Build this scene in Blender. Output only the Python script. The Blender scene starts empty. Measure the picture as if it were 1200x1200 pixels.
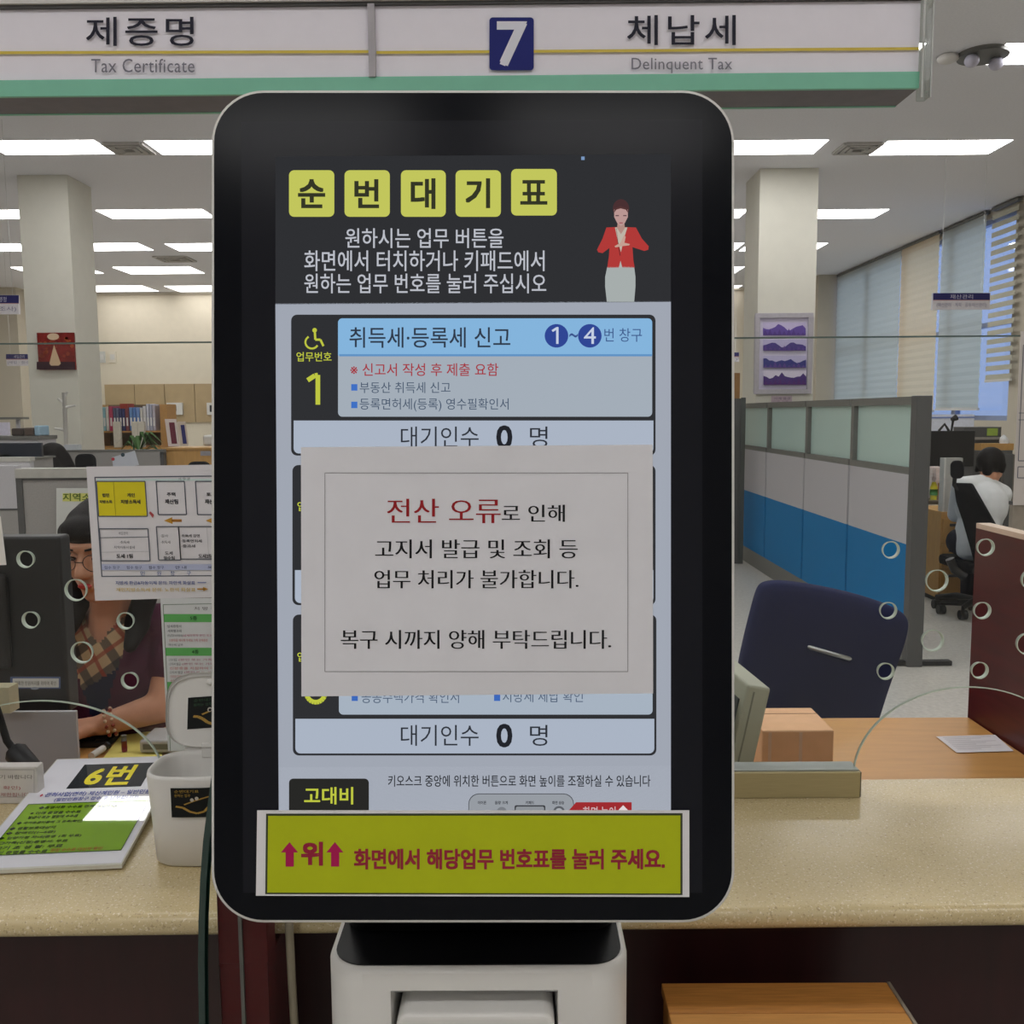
import bpy, bmesh, math, random
from mathutils import Vector, Matrix, Euler
random.seed(7)
S = bpy.context.scene
COL = S.collection
V = Vector
# ------------------------------------------------------------------ camera
F = 1100.0
CAM = V((0, 0, 1.5))
PITCH = math.atan(116 / F)
RM = Matrix.Rotation(0.0055, 3, 'Z') @ Matrix.Rotation(math.pi / 2 - PITCH, 3, 'X') @ Matrix.Rotation(-0.0075, 3, 'Z')
cd = bpy.data.cameras.new('camera'); cam = bpy.data.objects.new('camera', cd); COL.objects.link(cam)
cd.sensor_width = 36; cd.sensor_fit = 'HORIZONTAL'; cd.lens = F * 36 / 1200; cd.clip_start = 0.02; cd.clip_end = 200
cam.matrix_world = Matrix.Translation(CAM) @ RM.to_4x4()
S.camera = cam
# ------------------------------------------------------------------ world, exposure
S.view_settings.view_transform = 'Standard'; S.view_settings.look = 'None'
S.view_settings.gamma = 1; S.view_settings.use_curve_mapping = False
S.view_settings.exposure = 0.0
w = bpy.data.worlds.new('sky'); S.world = w; w.use_nodes = True
wb = w.node_tree.nodes['Background']; wb.inputs[0].default_value = (.36, .52, .95, 1); wb.inputs[1].default_value = 1.25
LIGHT = 9.0          # radiance of the ceiling light diffusers
S.cycles.use_denoising = True
S.cycles.max_bounces = 8
S.cycles.transparent_max_bounces = 16
S.cycles.caustics_reflective = False; S.cycles.caustics_refractive = False
S.cycles.sample_clamp_indirect = 4

# ------------------------------------------------------------------ measuring helpers: pixel of the photo -> point in the room
def ray(px, py): return RM @ V(((px - 600) / F, (600 - py) / F, -1))
def at(px, py, y):
    r = ray(px, py); return CAM + r * (y / r.y)
def atz(px, py, z):
    r = ray(px, py); return CAM + r * ((z - 1.5) / r.z)
def atx(px, py, x):
    r = ray(px, py); return CAM + r * (x / r.x)
def X(px, y, py=484): return at(px, py, y).x
def Z(py, y, px=600): return at(px, py, y).z

# ------------------------------------------------------------------ materials
def lin(c):
    c = c / 255.0
    return c / 12.92 if c <= .04045 else ((c + .055) / 1.055) ** 2.4
def rgb(c): return (lin(c[0]), lin(c[1]), lin(c[2]), 1)
MC = {}
def mat(name, c, rough=.55, metal=0, spec=.4, var=.06, scale=30, stretch=None, bump=0, kind=None, trans=0, coat=0):
    if name in MC: return MC[name]
    m = bpy.data.materials.new(name); m.use_nodes = True; MC[name] = m
    nt = m.node_tree; b = nt.nodes['Principled BSDF']
    b.inputs['Roughness'].default_value = rough; b.inputs['Metallic'].default_value = metal
    b.inputs['Specular IOR Level'].default_value = spec
    if coat: b.inputs['Coat Weight'].default_value = coat; b.inputs['Coat Roughness'].default_value = .05
    if trans: b.inputs['Transmission Weight'].default_value = trans
    tc = nt.nodes.new('ShaderNodeTexCoord'); mp = nt.nodes.new('ShaderNodeMapping')
    nt.links.new(tc.outputs['Object'], mp.inputs[0])
    if stretch: mp.inputs['Scale'].default_value = stretch
    n = nt.nodes.new('ShaderNodeTexNoise'); n.inputs['Scale'].default_value = scale; n.inputs['Detail'].default_value = 4
    nt.links.new(mp.outputs[0], n.inputs[0])
    r = nt.nodes.new('ShaderNodeValToRGB'); nt.links.new(n.outputs[0], r.inputs[0])
    a = rgb(c)
    r.color_ramp.elements[0].position = .3; r.color_ramp.elements[1].position = .7
    r.color_ramp.elements[0].color = tuple(x * (1 - var) for x in a[:3]) + (1,)
    r.color_ramp.elements[1].color = tuple(min(1, x * (1 + var)) for x in a[:3]) + (1,)
    nt.links.new(r.outputs[0], b.inputs['Base Color'])
    if bump:
        bp = nt.nodes.new('ShaderNodeBump'); bp.inputs['Strength'].default_value = bump; bp.inputs['Distance'].default_value = .002
        nt.links.new(n.outputs[0], bp.inputs['Height']); nt.links.new(bp.outputs[0], b.inputs['Normal'])
    return m
def flat(c, rough=.7, spec=.2):
    return mat('ink_%d_%d_%d_%d' % (c[0], c[1], c[2], int(rough * 100)), c, rough, 0, spec, .02)
def glow(c, s=1.0):
    k = 'lit_%d_%d_%d' % tuple(c)
    if k in MC: return MC[k]
    m = bpy.data.materials.new(k); m.use_nodes = True; MC[k] = m
    nt = m.node_tree; nt.nodes.clear()
    o = nt.nodes.new('ShaderNodeOutputMaterial'); e = nt.nodes.new('ShaderNodeEmission')
    e.inputs[0].default_value = rgb(c); e.inputs[1].default_value = s
    nt.links.new(e.outputs[0], o.inputs[0]); return m
def clear(name, tint=(.97, .985, .975), refl=1.0, ior=1.45):
    if name in MC: return MC[name]
    m = bpy.data.materials.new(name); m.use_nodes = True; MC[name] = m
    nt = m.node_tree; nt.nodes.clear()
    o = nt.nodes.new('ShaderNodeOutputMaterial'); t = nt.nodes.new('ShaderNodeBsdfTransparent'); g = nt.nodes.new('ShaderNodeBsdfGlossy')
    mx = nt.nodes.new('ShaderNodeMixShader'); fr = nt.nodes.new('ShaderNodeFresnel'); fr.inputs[0].default_value = ior
    t.inputs[0].default_value = tint + (1,); g.inputs['Roughness'].default_value = .02
    ma = nt.nodes.new('ShaderNodeMath'); ma.operation = 'MULTIPLY'; ma.inputs[1].default_value = refl
    nt.links.new(fr.outputs[0], ma.inputs[0]); nt.links.new(ma.outputs[0], mx.inputs[0])
    nt.links.new(t.outputs[0], mx.inputs[1]); nt.links.new(g.outputs[0], mx.inputs[2]); nt.links.new(mx.outputs[0], o.inputs[0])
    return m
def stone():
    m = mat('counter_stone', (200, 182, 140), .22, 0, .5, .05, 12)
    nt = m.node_tree; b = nt.nodes['Principled BSDF']
    src = b.inputs['Base Color'].links[0].from_socket
    tc = [n for n in nt.nodes if n.type == 'TEX_COORD'][0]
    prev = src
    for sc, lo, hi, c in ((230, .30, .38, (150, 126, 90)), (330, .60, .68, (240, 230, 204)), (520, .30, .36, (120, 104, 80))):
        n = nt.nodes.new('ShaderNodeTexNoise'); n.inputs['Scale'].default_value = sc; n.inputs['Detail'].default_value = 2
        nt.links.new(tc.outputs['Object'], n.inputs[0])
        r = nt.nodes.new('ShaderNodeMapRange')
        if lo < .5: r.inputs[1].default_value = hi; r.inputs[2].default_value = lo
        else: r.inputs[1].default_value = lo; r.inputs[2].default_value = hi
        nt.links.new(n.outputs[0], r.inputs[0])
        x = nt.nodes.new('ShaderNodeMixRGB'); x.inputs[2].default_value = rgb(c)
        mm = nt.nodes.new('ShaderNodeMath'); mm.operation = 'MULTIPLY'; mm.inputs[1].default_value = .6
        nt.links.new(r.outputs[0], mm.inputs[0]); nt.links.new(mm.outputs[0], x.inputs[0]); nt.links.new(prev, x.inputs[1]); prev = x.outputs[0]
    nt.links.new(prev, b.inputs['Base Color']); return m
def plaid():
    m = mat('plaid_cloth', (205, 178, 140), .8, 0, .1, .04, 60)
    nt = m.node_tree; b = nt.nodes['Principled BSDF']; prev = b.inputs['Base Color'].links[0].from_socket
    tc = [n for n in nt.nodes if n.type == 'TEX_COORD'][0]
    for ang, sc, lo, c in ((.55, 22, .80, (70, 66, 66)), (-.95, 22, .80, (60, 58, 62)), (.55, 22, 0, (165, 70, 55)), (-.95, 22, 0, (165, 80, 60))):
        mp = nt.nodes.new('ShaderNodeMapping'); mp.inputs['Rotation'].default_value = (0, ang, 0)
        nt.links.new(tc.outputs['Object'], mp.inputs[0])
        wv = nt.nodes.new('ShaderNodeTexWave'); wv.inputs['Scale'].default_value = sc / 6.28 * 1.15; wv.bands_direction = 'X'
        nt.links.new(mp.outputs[0], wv.inputs[0])
        r = nt.nodes.new('ShaderNodeMapRange')
        if lo: r.inputs[1].default_value = lo; r.inputs[2].default_value = lo + .06
        else: r.inputs[1].default_value = .05; r.inputs[2].default_value = .02
        nt.links.new(wv.outputs[1], r.inputs[0])
        x = nt.nodes.new('ShaderNodeMixRGB'); x.inputs[2].default_value = rgb(c)
        mm = nt.nodes.new('ShaderNodeMath'); mm.operation = 'MULTIPLY'; mm.inputs[1].default_value = .8
        nt.links.new(r.outputs[0], mm.inputs[0]); nt.links.new(mm.outputs[0], x.inputs[0]); nt.links.new(prev, x.inputs[1]); prev = x.outputs[0]
    nt.links.new(prev, b.inputs['Base Color']); return m

M = dict(
    white=mat('white_plastic', (214, 212, 208), .42, var=.01), black=mat('black_plastic', (26, 26, 28), .45, var=.04),
    glass_black=mat('bezel_glass', (10, 12, 18), .16, 0, .13, .02), paper=mat('white_paper', (226, 224, 224), .8, 0, .1, .01, 200),
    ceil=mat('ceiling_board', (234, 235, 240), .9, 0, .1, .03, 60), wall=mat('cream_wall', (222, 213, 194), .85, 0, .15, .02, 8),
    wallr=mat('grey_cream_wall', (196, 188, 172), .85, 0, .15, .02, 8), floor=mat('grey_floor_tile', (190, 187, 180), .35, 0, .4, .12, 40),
    col=mat('column_paint', (214, 212, 201), .85, 0, .15, .02, 8), maroon=mat('maroon_wood', (78, 22, 22), .38, 0, .4, .22, 6, (1, 1, 8)),
    maroon_h=mat('dark_maroon_laminate', (46, 17, 18), .4, 0, .35, .18, 6, (8, 1, 1)),
    oak=mat('oak_wood', (172, 116, 56), .45, 0, .35, .16, 22, (1, 14, 6)), desk=mat('beech_desk', (198, 148, 86), .3, 0, .28, .06, 7, (1, 8, 8)),
    tan=mat('tan_wood', (196, 152, 92), .5, 0, .3, .07, 8, (6, 6, 1)), cardboard=mat('brown_cardboard', (226, 182, 144), .85, 0, .1, .04, 40, (1, 1, 1)),
    navy=mat('navy_fabric', (40, 44, 74), .9, 0, .15, .1, 260, None, .07), grey=mat('grey_fabric', (158, 155, 152), .95, 0, .1, .06, 180),
    lgrey=mat('light_grey_fabric', (186, 184, 188), .95, 0, .1, .05, 180), blue=mat('blue_fabric', (30, 118, 176), .9, 0, .1, .06, 180),
    dgrey=mat('dark_grey_trim', (84, 84, 84), .5, 0, .3, .04), mgrey=mat('grey_trim', (112, 112, 108), .5, 0, .3, .04),
    steel=mat('brushed_steel', (176, 164, 126), .34, .35, .5, .06, 30, (1, 30, 30)), alu=mat('aluminium', (188, 190, 190), .28, .9, .5, .03),
    green=mat('mint_acrylic', (128, 200, 172), .3, 0, .4, .02), signw=mat('sign_panel', (242, 238, 248), .45, 0, .3, .01),
    skin=mat('skin', (206, 150, 120), .5, 0, .35, .05, 30), hair=mat('dark_hair', (20, 17, 18), .6, 0, .15, .25, 50, (6, 6, 1)),
    cardi=mat('maroon_knit', (84, 40, 62), .9, 0, .1, .08, 120), shirt=mat('white_shirt', (226, 228, 230), .8, 0, .15, .05, 14),
    lips=mat('red_lips', (190, 66, 62), .4), rubber=mat('black_rubber', (20, 20, 21), .6, var=.05), mesh_black=mat('black_mesh_fabric', (26, 27, 31), .85, 0, .1, .12, 300),
    leaf=mat('green_leaf', (74, 106, 60), .6, 0, .2, .2, 20), frost=mat('frosted_glass', (186, 212, 206), .35, 0, .4, .02, 3),
    cut=mat('frosted_glass_edge', (192, 204, 192), .5, 0, .4, .04), bottle=mat('dark_green_glass_edge', (24, 52, 46), .15, 0, .6, .1, 8),
    binder=mat('ivory_plastic', (196, 198, 178), .5, 0, .3, .02), trousers=mat('dark_trousers', (38, 40, 52), .9, 0, .1),
    plum=mat('navy_blouse', (38, 40, 66), .85, 0, .1), acry=clear('clear_acrylic', (.9, .93, .91), .35), glass=clear('clear_glass', (.985, .992, .988), .6),
    winglass=clear('window_glass', (.95, .97, .99), .6), stone=stone(), plaid=plaid())

# ------------------------------------------------------------------ mesh builder
def inst(o, label=None, cat=None, group=None, kind=None):
    if label: o['label'] = label
    if cat: o['category'] = cat
    if group: o['group'] = group
    if kind: o['kind'] = kind
    return o
class MB:
    def __init__(s): s.v = []; s.f = []; s.m = []; s.sm = []
    def add(s, vs, fs, mi=0, smooth=False, T=None):
        b = len(s.v)
        for p in vs:
            p = V(p); s.v.append(T @ p if T else p)
        for f in fs: s.f.append([b + i for i in f]); s.m.append(mi); s.sm.append(smooth)
        return s
    def box(s, x0, x1, y0, y1, z0, z1, mi=0, T=None):
        vs = [(x, y, z) for z in (z0, z1) for y in (y0, y1) for x in (x0, x1)]
        return s.add(vs, [(0, 2, 3, 1), (4, 5, 7, 6), (0, 1, 5, 4), (2, 6, 7, 3), (0, 4, 6, 2), (1, 3, 7, 5)], mi, False, T)
    def prism(s, a, b, mi=0, smooth=False, cap=True):          # two matching loops of 3-D points
        n = len(a); vs = list(a) + list(b); s.add(vs, [(i, (i + 1) % n, n + (i + 1) % n, n + i) for i in range(n)], mi, smooth)
        if cap: s.add(a, [tuple(reversed(range(n)))], mi); s.add(b, [tuple(range(n))], mi)
        return s
    def tube(s, pts, r, mi=0, seg=10, cap=True):
        pts = [V(p) for p in pts]; rs = r if isinstance(r, (list, tuple)) else [r] * len(pts); rings = []
        up = V((0, 0, 1))
        t0 = (pts[1] - pts[0]).normalized()
        if abs(t0.dot(up)) > .95: up = V((1, 0, 0))
        for i, p in enumerate(pts):
            t = (pts[min(i + 1, len(pts) - 1)] - pts[max(i - 1, 0)]).normalized()
            a = t.cross(up).normalized(); b2 = a.cross(t); up = b2
            rings.append([p + (a * math.cos(2 * math.pi * k / seg) + b2 * math.sin(2 * math.pi * k / seg)) * rs[i] for k in range(seg)])
        vs = [q for R in rings for q in R]
        fs = [(i * seg + k, i * seg + (k + 1) % seg, (i + 1) * seg + (k + 1) % seg, (i + 1) * seg + k) for i in range(len(pts) - 1) for k in range(seg)]
        s.add(vs, fs, mi, True)
        if cap:
            s.add(rings[0], [tuple(range(seg))], mi); s.add(rings[-1], [tuple(reversed(range(seg)))], mi)
        return s
    def cyl(s, p0, p1, r, mi=0, seg=20): return s.tube([p0, p1], r, mi, seg)
    def ell(s, c, r, mi=0, T=None, n=16, k=10):
        vs = [(0, 0, -1)]
        for j in range(1, k):
            ph = -math.pi / 2 + math.pi * j / k
            vs += [(math.cos(ph) * math.cos(2 * math.pi * i / n), math.cos(ph) * math.sin(2 * math.pi * i / n), math.sin(ph)) for i in range(n)]
        vs.append((0, 0, 1)); c = V(c)
        P = [V((a * r[0], b2 * r[1], d * r[2])) + c for a, b2, d in vs]
        fs = [(0, 1 + (i + 1) % n, 1 + i) for i in range(n)]
        for j in range(k - 2):
            o = 1 + j * n; fs += [(o + i, o + (i + 1) % n, o + n + (i + 1) % n, o + n + i) for i in range(n)]
        o = 1 + (k - 2) * n; e = len(vs) - 1
        fs += [(o + i, o + (i + 1) % n, e) for i in range(n)]
        return s.add(P, fs, mi, True, T)
    def cap(s, p0, r0, p1, r1, n=14):                           # tapered capsule
        p0 = V(p0); p1 = V(p1); d = (p1 - p0); L = d.length; q = d.to_track_quat('Z', 'Y').to_matrix().to_4x4()
        T = Matrix.Translation(p0) @ q; rings = []; k = 5
        for j in range(1, k + 1): a = -math.pi / 2 + math.pi / 2 * j / k; rings.append((r0 * math.cos(a), r0 * math.sin(a)))
        for j in range(0, k): a = math.pi / 2 * j / k; rings.append((r1 * math.cos(a), L + r1 * math.sin(a)))
        vs = [(0, 0, -r0)]
        for rr, z in rings: vs += [(rr * math.cos(2 * math.pi * i / n), rr * math.sin(2 * math.pi * i / n), z) for i in range(n)]
        vs.append((0, 0, L + r1)); fs = [(0, 1 + (i + 1) % n, 1 + i) for i in range(n)]
        for j in range(len(rings) - 1):
            o = 1 + j * n; fs += [(o + i, o + (i + 1) % n, o + n + (i + 1) % n, o + n + i) for i in range(n)]
        o = 1 + (len(rings) - 1) * n; e = len(vs) - 1; fs += [(o + i, o + (i + 1) % n, e) for i in range(n)]
        return s.add(vs, fs, 0, True, T)
    def build(s, name, mats, parent=None, bevel=0, seg=2, loc=None):
        if not isinstance(mats, (list, tuple)): mats = [mats]
        off = V((0, 0, 0))
        if parent is not None and loc is None:
            p = parent
            while p is not None: off += p.location; p = p.parent
        if loc is not None and parent is None: off = V(loc)
        me = bpy.data.meshes.new(name); me.from_pydata([tuple(p - off) for p in s.v], [], s.f)
        for m in mats: me.materials.append(m)
        me.polygons.foreach_set('material_index', s.m); me.polygons.foreach_set('use_smooth', s.sm)
        bm = bmesh.new(); bm.from_mesh(me)
        if all(not x for x in s.m): bmesh.ops.remove_doubles(bm, verts=bm.verts, dist=1e-6)
        bm.to_mesh(me); bm.free(); me.update()
        o = bpy.data.objects.new(name, me); COL.objects.link(o)
        if parent is not None: o.parent = parent
        if loc is not None and parent is None: o.location = loc
        if bevel:
            b = o.modifiers.new('bevel', 'BEVEL'); b.width = bevel; b.segments = seg; b.limit_method = 'ANGLE'; b.angle_limit = .6
        return o
def thing(name, label, cat, loc=(0, 0, 0), group=None):
    o = bpy.data.objects.new(name, None); o.empty_display_size = .05; COL.objects.link(o); o.location = loc
    return inst(o, label, cat, group)
def struct(o): o['kind'] = 'structure'; return o
def B(*a): return MB().box(*a)
def dup(root, loc, label, rot=None):
    r = root.copy(); COL.objects.link(r); r.location = loc; r['label'] = label
    if rot is not None: r.rotation_euler = rot
    for ch in list(root.children):
        c = ch.copy(); COL.objects.link(c); c.parent = r
        for g in ch.children:
            d = g.copy(); COL.objects.link(d); d.parent = c
    return r
def rr2(x0, y0, x1, y1, r, n=10):
    r = min(r, abs(x1 - x0) / 2, abs(y1 - y0) / 2); P = []
    for cx, cy, a0 in ((x1 - r, y0 + r, -90), (x1 - r, y1 - r, 0), (x0 + r, y1 - r, 90), (x0 + r, y0 + r, 180)):
        for i in range(n + 1):
            a = math.radians(a0 + 90 * i / n); P.append((cx + r * math.cos(a), cy + r * math.sin(a)))
    return P
# ------------------------------------------------------------------ flat printing: letters and shapes in layers on a real surface
TC = {}
def glyphs(s, bold, sp):
    k = (s, bold, sp)
    if k in TC: return TC[k]
    c = bpy.data.curves.new('lettering', 'FONT'); c.body = s; c.resolution_u = 3; c.offset = bold; c.space_character = sp; c.fill_mode = 'FRONT'
    o = bpy.data.objects.new('lettering', c); COL.objects.link(o)
    dg = bpy.context.evaluated_depsgraph_get(); e = o.evaluated_get(dg); me = e.to_mesh()
    vs = [(p.co.x, p.co.y) for p in me.vertices]; fs = [tuple(p.vertices) for p in me.polygons]
    e.to_mesh_clear(); bpy.data.objects.remove(o); bpy.data.curves.remove(c)
    x0 = min(p[0] for p in vs); x1 = max(p[0] for p in vs); y0 = min(p[1] for p in vs); y1 = max(p[1] for p in vs)
    TC[k] = ([((x - x0) / (x1 - x0), (y1 - y) / (y1 - y0)) for x, y in vs], fs); return TC[k]
class Sheet:
    """P maps sheet coordinates (x right, y down) to a point of the surface; nrm points out of it."""
    def __init__(s, P, nrm, eps, ink): s.P = P; s.n = V(nrm).normalized(); s.eps = eps; s.ink = ink; s.mb = MB(); s.mats = []; s.lay = 0
    def mi(s, c):
        m = s.ink(c)
        if m not in s.mats: s.mats.append(m)
        return s.mats.index(m)
    def up(s, k=1): s.lay += k; return s
    def poly(s, pts, c):
        vs = [s.P(x, y) + s.n * (s.eps * s.lay) for x, y in pts]; f = tuple(range(len(vs)))
        nn = (vs[1] - vs[0]).cross(vs[2] - vs[1])
        if len(vs) > 4: nn = sum(((vs[i] - vs[0]).cross(vs[i + 1] - vs[0]) for i in range(1, len(vs) - 1)), V((0, 0, 0)))
        if nn.dot(s.n) < 0: f = tuple(reversed(f))
        s.mb.add(vs, [f], s.mi(c)); return s
    def rect(s, x0, y0, x1, y1, c): return s.poly([(x0, y0), (x1, y0), (x1, y1), (x0, y1)], c)
    def rrect(s, x0, y0, x1, y1, r, c): return s.poly(rr2(x0, y0, x1, y1, r, 5), c)
    def disc(s, x, y, r, c, n=24, ry=None): return s.poly([(x + r * math.cos(6.2832 * i / n), y + (ry or r) * math.sin(6.2832 * i / n)) for i in range(n)], c)
    def line(s, pts, w, c):
        for (x0, y0), (x1, y1) in zip(pts, pts[1:]):
            d = math.hypot(x1 - x0, y1 - y0) or 1; nx = -(y1 - y0) / d * w / 2; ny = (x1 - x0) / d * w / 2
            s.poly([(x0 + nx, y0 + ny), (x1 + nx, y1 + ny), (x1 - nx, y1 - ny), (x0 - nx, y0 - ny)], c)
        return s
    def frame(s, x0, y0, x1, y1, w, c):
        return s.line([(x0, y0), (x1, y0)], w, c).line([(x1, y0), (x1, y1)], w, c).line([(x1, y1), (x0, y1)], w, c).line([(x0, y1), (x0, y0)], w, c)
    def text(s, t, x0, y0, x1, y1, c, bold=0.0, sp=1.0, slant=0):
        vs, fs = glyphs(t, min(bold, 0) if bold < -1e-6 else 0.0, sp)
        if bold > 0:
            d = bold * (y1 - y0)
            l0 = s.lay
            for k, (dx, dy) in enumerate(((d, d), (-d, d), (d, -d), (-d, -d))):
                s.lay = l0 + k * .12; s.text(t, x0 + dx + d * .5, y0 + dy + d * .5, x1 + dx - d * .5, y1 + dy - d * .5, c, -1e-9, sp)
            s.lay = l0; return s
        P = [s.P(x0 + (x1 - x0) * u, y0 + (y1 - y0) * v) + s.n * (s.eps * s.lay) for u, v in vs]
        a, b, c2 = (P[i] for i in fs[0][:3]); flip = (b - a).cross(c2 - b).dot(s.n) < 0
        s.mb.add(P, [tuple(reversed(f)) if flip else f for f in fs], s.mi(c)); return s
    def serif(s, t, x0, y0, x1, y1, c, k=1.0):
        l0 = s.lay
        for i, dx in enumerate((0, .55 * k, 1.1 * k)): s.lay = l0 + i * .12; s.text(t, x0 + dx - .5 * k, y0, x1 + dx - .5 * k, y1, c, -.010)
        s.lay = l0; return s
    def build(s, name, parent=None): return s.mb.build(name, s.mats, parent)
def plane_map(p0, n):
    p0 = V(p0); n = V(n)
    def P(px, py):
        r = ray(px, py); return CAM + r * ((p0 - CAM).dot(n) / r.dot(n))
    return P
def yplane(y): return plane_map((0, y, 0), (0, -1, 0))
BACKN = (0, -1, 0)

# ================================================================== THE SETTING
CEIL = 4.0; XL, XR = -11.5, atz(1100, 272.5, CEIL).x; YB = atz(190, 343, CEIL).y; YF = -5.0
struct(B(XL, XR, YF, YB, -.06, 0).build('floor', M['floor']))
struct(B(XL, XR, YF, YB, CEIL, CEIL + .08).build('ceiling', M['ceil']))
struct(B(XL, XR + .2, YB, YB + .12, 0, CEIL).build('wall_back', M['wall']))
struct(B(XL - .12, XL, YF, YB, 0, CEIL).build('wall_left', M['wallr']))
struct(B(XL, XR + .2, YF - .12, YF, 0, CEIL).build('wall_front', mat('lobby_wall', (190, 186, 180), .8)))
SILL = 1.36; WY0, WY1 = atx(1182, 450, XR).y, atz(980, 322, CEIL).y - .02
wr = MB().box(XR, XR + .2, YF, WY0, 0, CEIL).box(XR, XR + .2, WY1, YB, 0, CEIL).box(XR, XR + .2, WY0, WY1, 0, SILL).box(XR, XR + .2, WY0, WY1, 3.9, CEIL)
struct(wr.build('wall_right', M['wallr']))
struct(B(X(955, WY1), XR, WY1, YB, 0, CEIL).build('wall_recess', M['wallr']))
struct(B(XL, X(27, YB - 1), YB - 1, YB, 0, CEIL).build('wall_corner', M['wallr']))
wn = 0
wq = [WY0 + (WY1 - WY0) * k / 4 for k in range(5)]
for y0, y1 in zip(wq, wq[1:]):
    wn += 1
    f = MB()
    for a in (y0, y1 - .06): f.box(XR + .05, XR + .12, a, a + .06, SILL, 3.9)
    for z in (SILL, 2.55, 3.84): f.box(XR + .05, XR + .12, y0, y1, z, z + .06)
    fr = struct(f.build('window_%d' % wn, mat('blue_grey_window_frame', (150, 165, 200), .4)))
    g = B(XR + .08, XR + .09, y0, y1, SILL, 3.9).build('pane', M['winglass'], fr)
# wainscot boards along the back wall
wl = MB()
xa = X(124, YB - .05); n = 8; wd = .62
for i in range(n): wl.box(xa + i * wd, xa + (i + 1) * wd - .012, YB - .05, YB, Z(492, YB), Z(447, YB))
struct(wl.build('trim_1', mat('beige_board', (178, 156, 120), .6, 0, .3, .05, 6)))
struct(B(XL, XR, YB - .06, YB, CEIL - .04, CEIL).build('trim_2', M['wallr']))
# columns
dc = atz(52, 205, CEIL).y
lc = struct(B(X(22.5, dc, 250), X(81, dc, 250), dc, dc + .55, 0, CEIL).build('wall_column_left', M['col']))
rc = struct(B(X(889, dc, 300), X(957, dc, 300), dc, dc + .6, 0, CEIL).build('wall_column_right', M['col']))
# ================================================================== CEILING LIGHTS
LAMP = bpy.data.materials.new('light_diffuser'); LAMP.use_nodes = True
e = LAMP.node_tree.nodes['Principled BSDF']; e.inputs['Base Color'].default_value = (.9, .9, .9, 1)
e.inputs['Emission Color'].default_value = (1, .99, .98, 1); e.inputs['Emission Strength'].default_value = LIGHT
ORD = ['first', 'second', 'third', 'fourth', 'fifth', 'sixth', 'seventh']
LAMP2 = LAMP.copy(); LAMP2.name = 'light_diffuser_rear'; LAMP2.node_tree.nodes['Principled BSDF'].inputs['Emission Strength'].default_value = LIGHT * .36
def light(x0, x1, y0, y1, label, group):
    t = thing('ceiling_light', label, 'ceiling light', ((x0 + x1) / 2, (y0 + y1) / 2, CEIL), group)
    B(x0 - .01, x1 + .01, y0 - .01, y1 + .01, CEIL - .003, CEIL - .0005).build('frame', M['white'], t)
    B(x0, x1, y0, y1, CEIL - .006, CEIL - .003).build('diffuser', LAMP2 if y0 > 16.5 else LAMP, t)
rows = [('nearest', 52, 76, [(2, 190, -1), (960, 1085, 0), (1180, 1378, 0)]),
        ('second', 165, 181, [(-24, 110, 0), (169, 308, 0), (820, 971, 0), (1041, 1187, 0)]),
        ('third', 246, 256, [(-84, 26, 0), (112, 237, 0), (776, 877, 0), (925, 1042, 0)]),
        ('fourth', 285.5, 294, [(-70, 22, 0), (62, 161, 0), (193, 286, 0), (740, 872, 0), (878, 970, 0)]),
        ('fifth', 313, 321, [(12, 98, 0), (132, 222, 0), (770, 873, 0)]),
        ('farthest', 335, 342, [(86, 166, 0), (192, 270, 0), (772, 870, 0)])]
for rn, p0, p1, ls in rows:
    ym = atz(600, (p0 + p1) / 2, CEIL).y
    for i, (a, b, fl) in enumerate(ls):
        pc = 100 if fl else min(max((a + b) / 2, 60), 1140); y0, y1 = atz(pc, p0, CEIL - .006).y, atz(pc, p1, CEIL - .006).y
        xa, xb = (-3.33, -2.18) if fl else (X(a, y0, p0), X(b, y0, p0))
        light(xa, xb, y0, y1, 'white ceiling light panel, %s from the left in the %s lit row' % (ORD[i], rn), 'ceiling light panels over the office')
for rn, y in (('over the counter', 4.3), ('above the hanging sign', 2.15), ('above the waiting side', -1.2), ('deep in the lobby', -3.6)):  # unseen rows, added to brighten the counter, staff side and kiosk front
    for i, a in enumerate((-6.9, -5.15, -3.4, -1.7, 0., 1.7, 3.4)):
        light(a, a + 1.15, y, y + .4, 'unseen white ceiling light panel added %s, %s from the left' % (rn, ORD[i]), 'unseen ceiling light panels added over counter and lobby')
def vent(px, py, s, label):
    c = atz(px, py, CEIL); t = thing('ceiling_vent', label, 'vent', (c.x, c.y, CEIL))
    f = MB()
    for k in range(3):
        a = s * (1 - k * .3)
        for sx in (-1, 1): f.box(c.x + sx * a - .02, c.x + sx * a + .02, c.y - a, c.y + a, CEIL - .02 - .005 * k, CEIL); f.box(c.x - a, c.x + a, c.y + sx * a - .02, c.y + sx * a + .02, CEIL - .02 - .005 * k, CEIL)
    f.build('louvre_ring', mat('vent_grey', (186, 184, 180), .6), t); B(c.x - s, c.x + s, c.y - s, c.y + s, CEIL - .006, CEIL - .001).build('backing', mat('vent_back', (120, 118, 114), .8), t)
vent(151, 173, .17, 'square grey ceiling vent between the two left light panels of the second row')
vent(1005, 173, .17, 'square grey ceiling vent between the two right light panels of the second row')
vent(205, 303, .25, 'square grey ceiling vent beside the kiosk, above the bookshelf')
c = atz(1152, 62, CEIL)
t = thing('ceiling_sensor', 'round dark ceiling grille with two white lamp heads beside the upper right light', 'sensor', (c.x, c.y, CEIL))
MB().cyl((c.x, c.y, CEIL), (c.x, c.y, CEIL - .03), .17, seg=28).build('grille', M['mgrey'], t)
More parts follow.
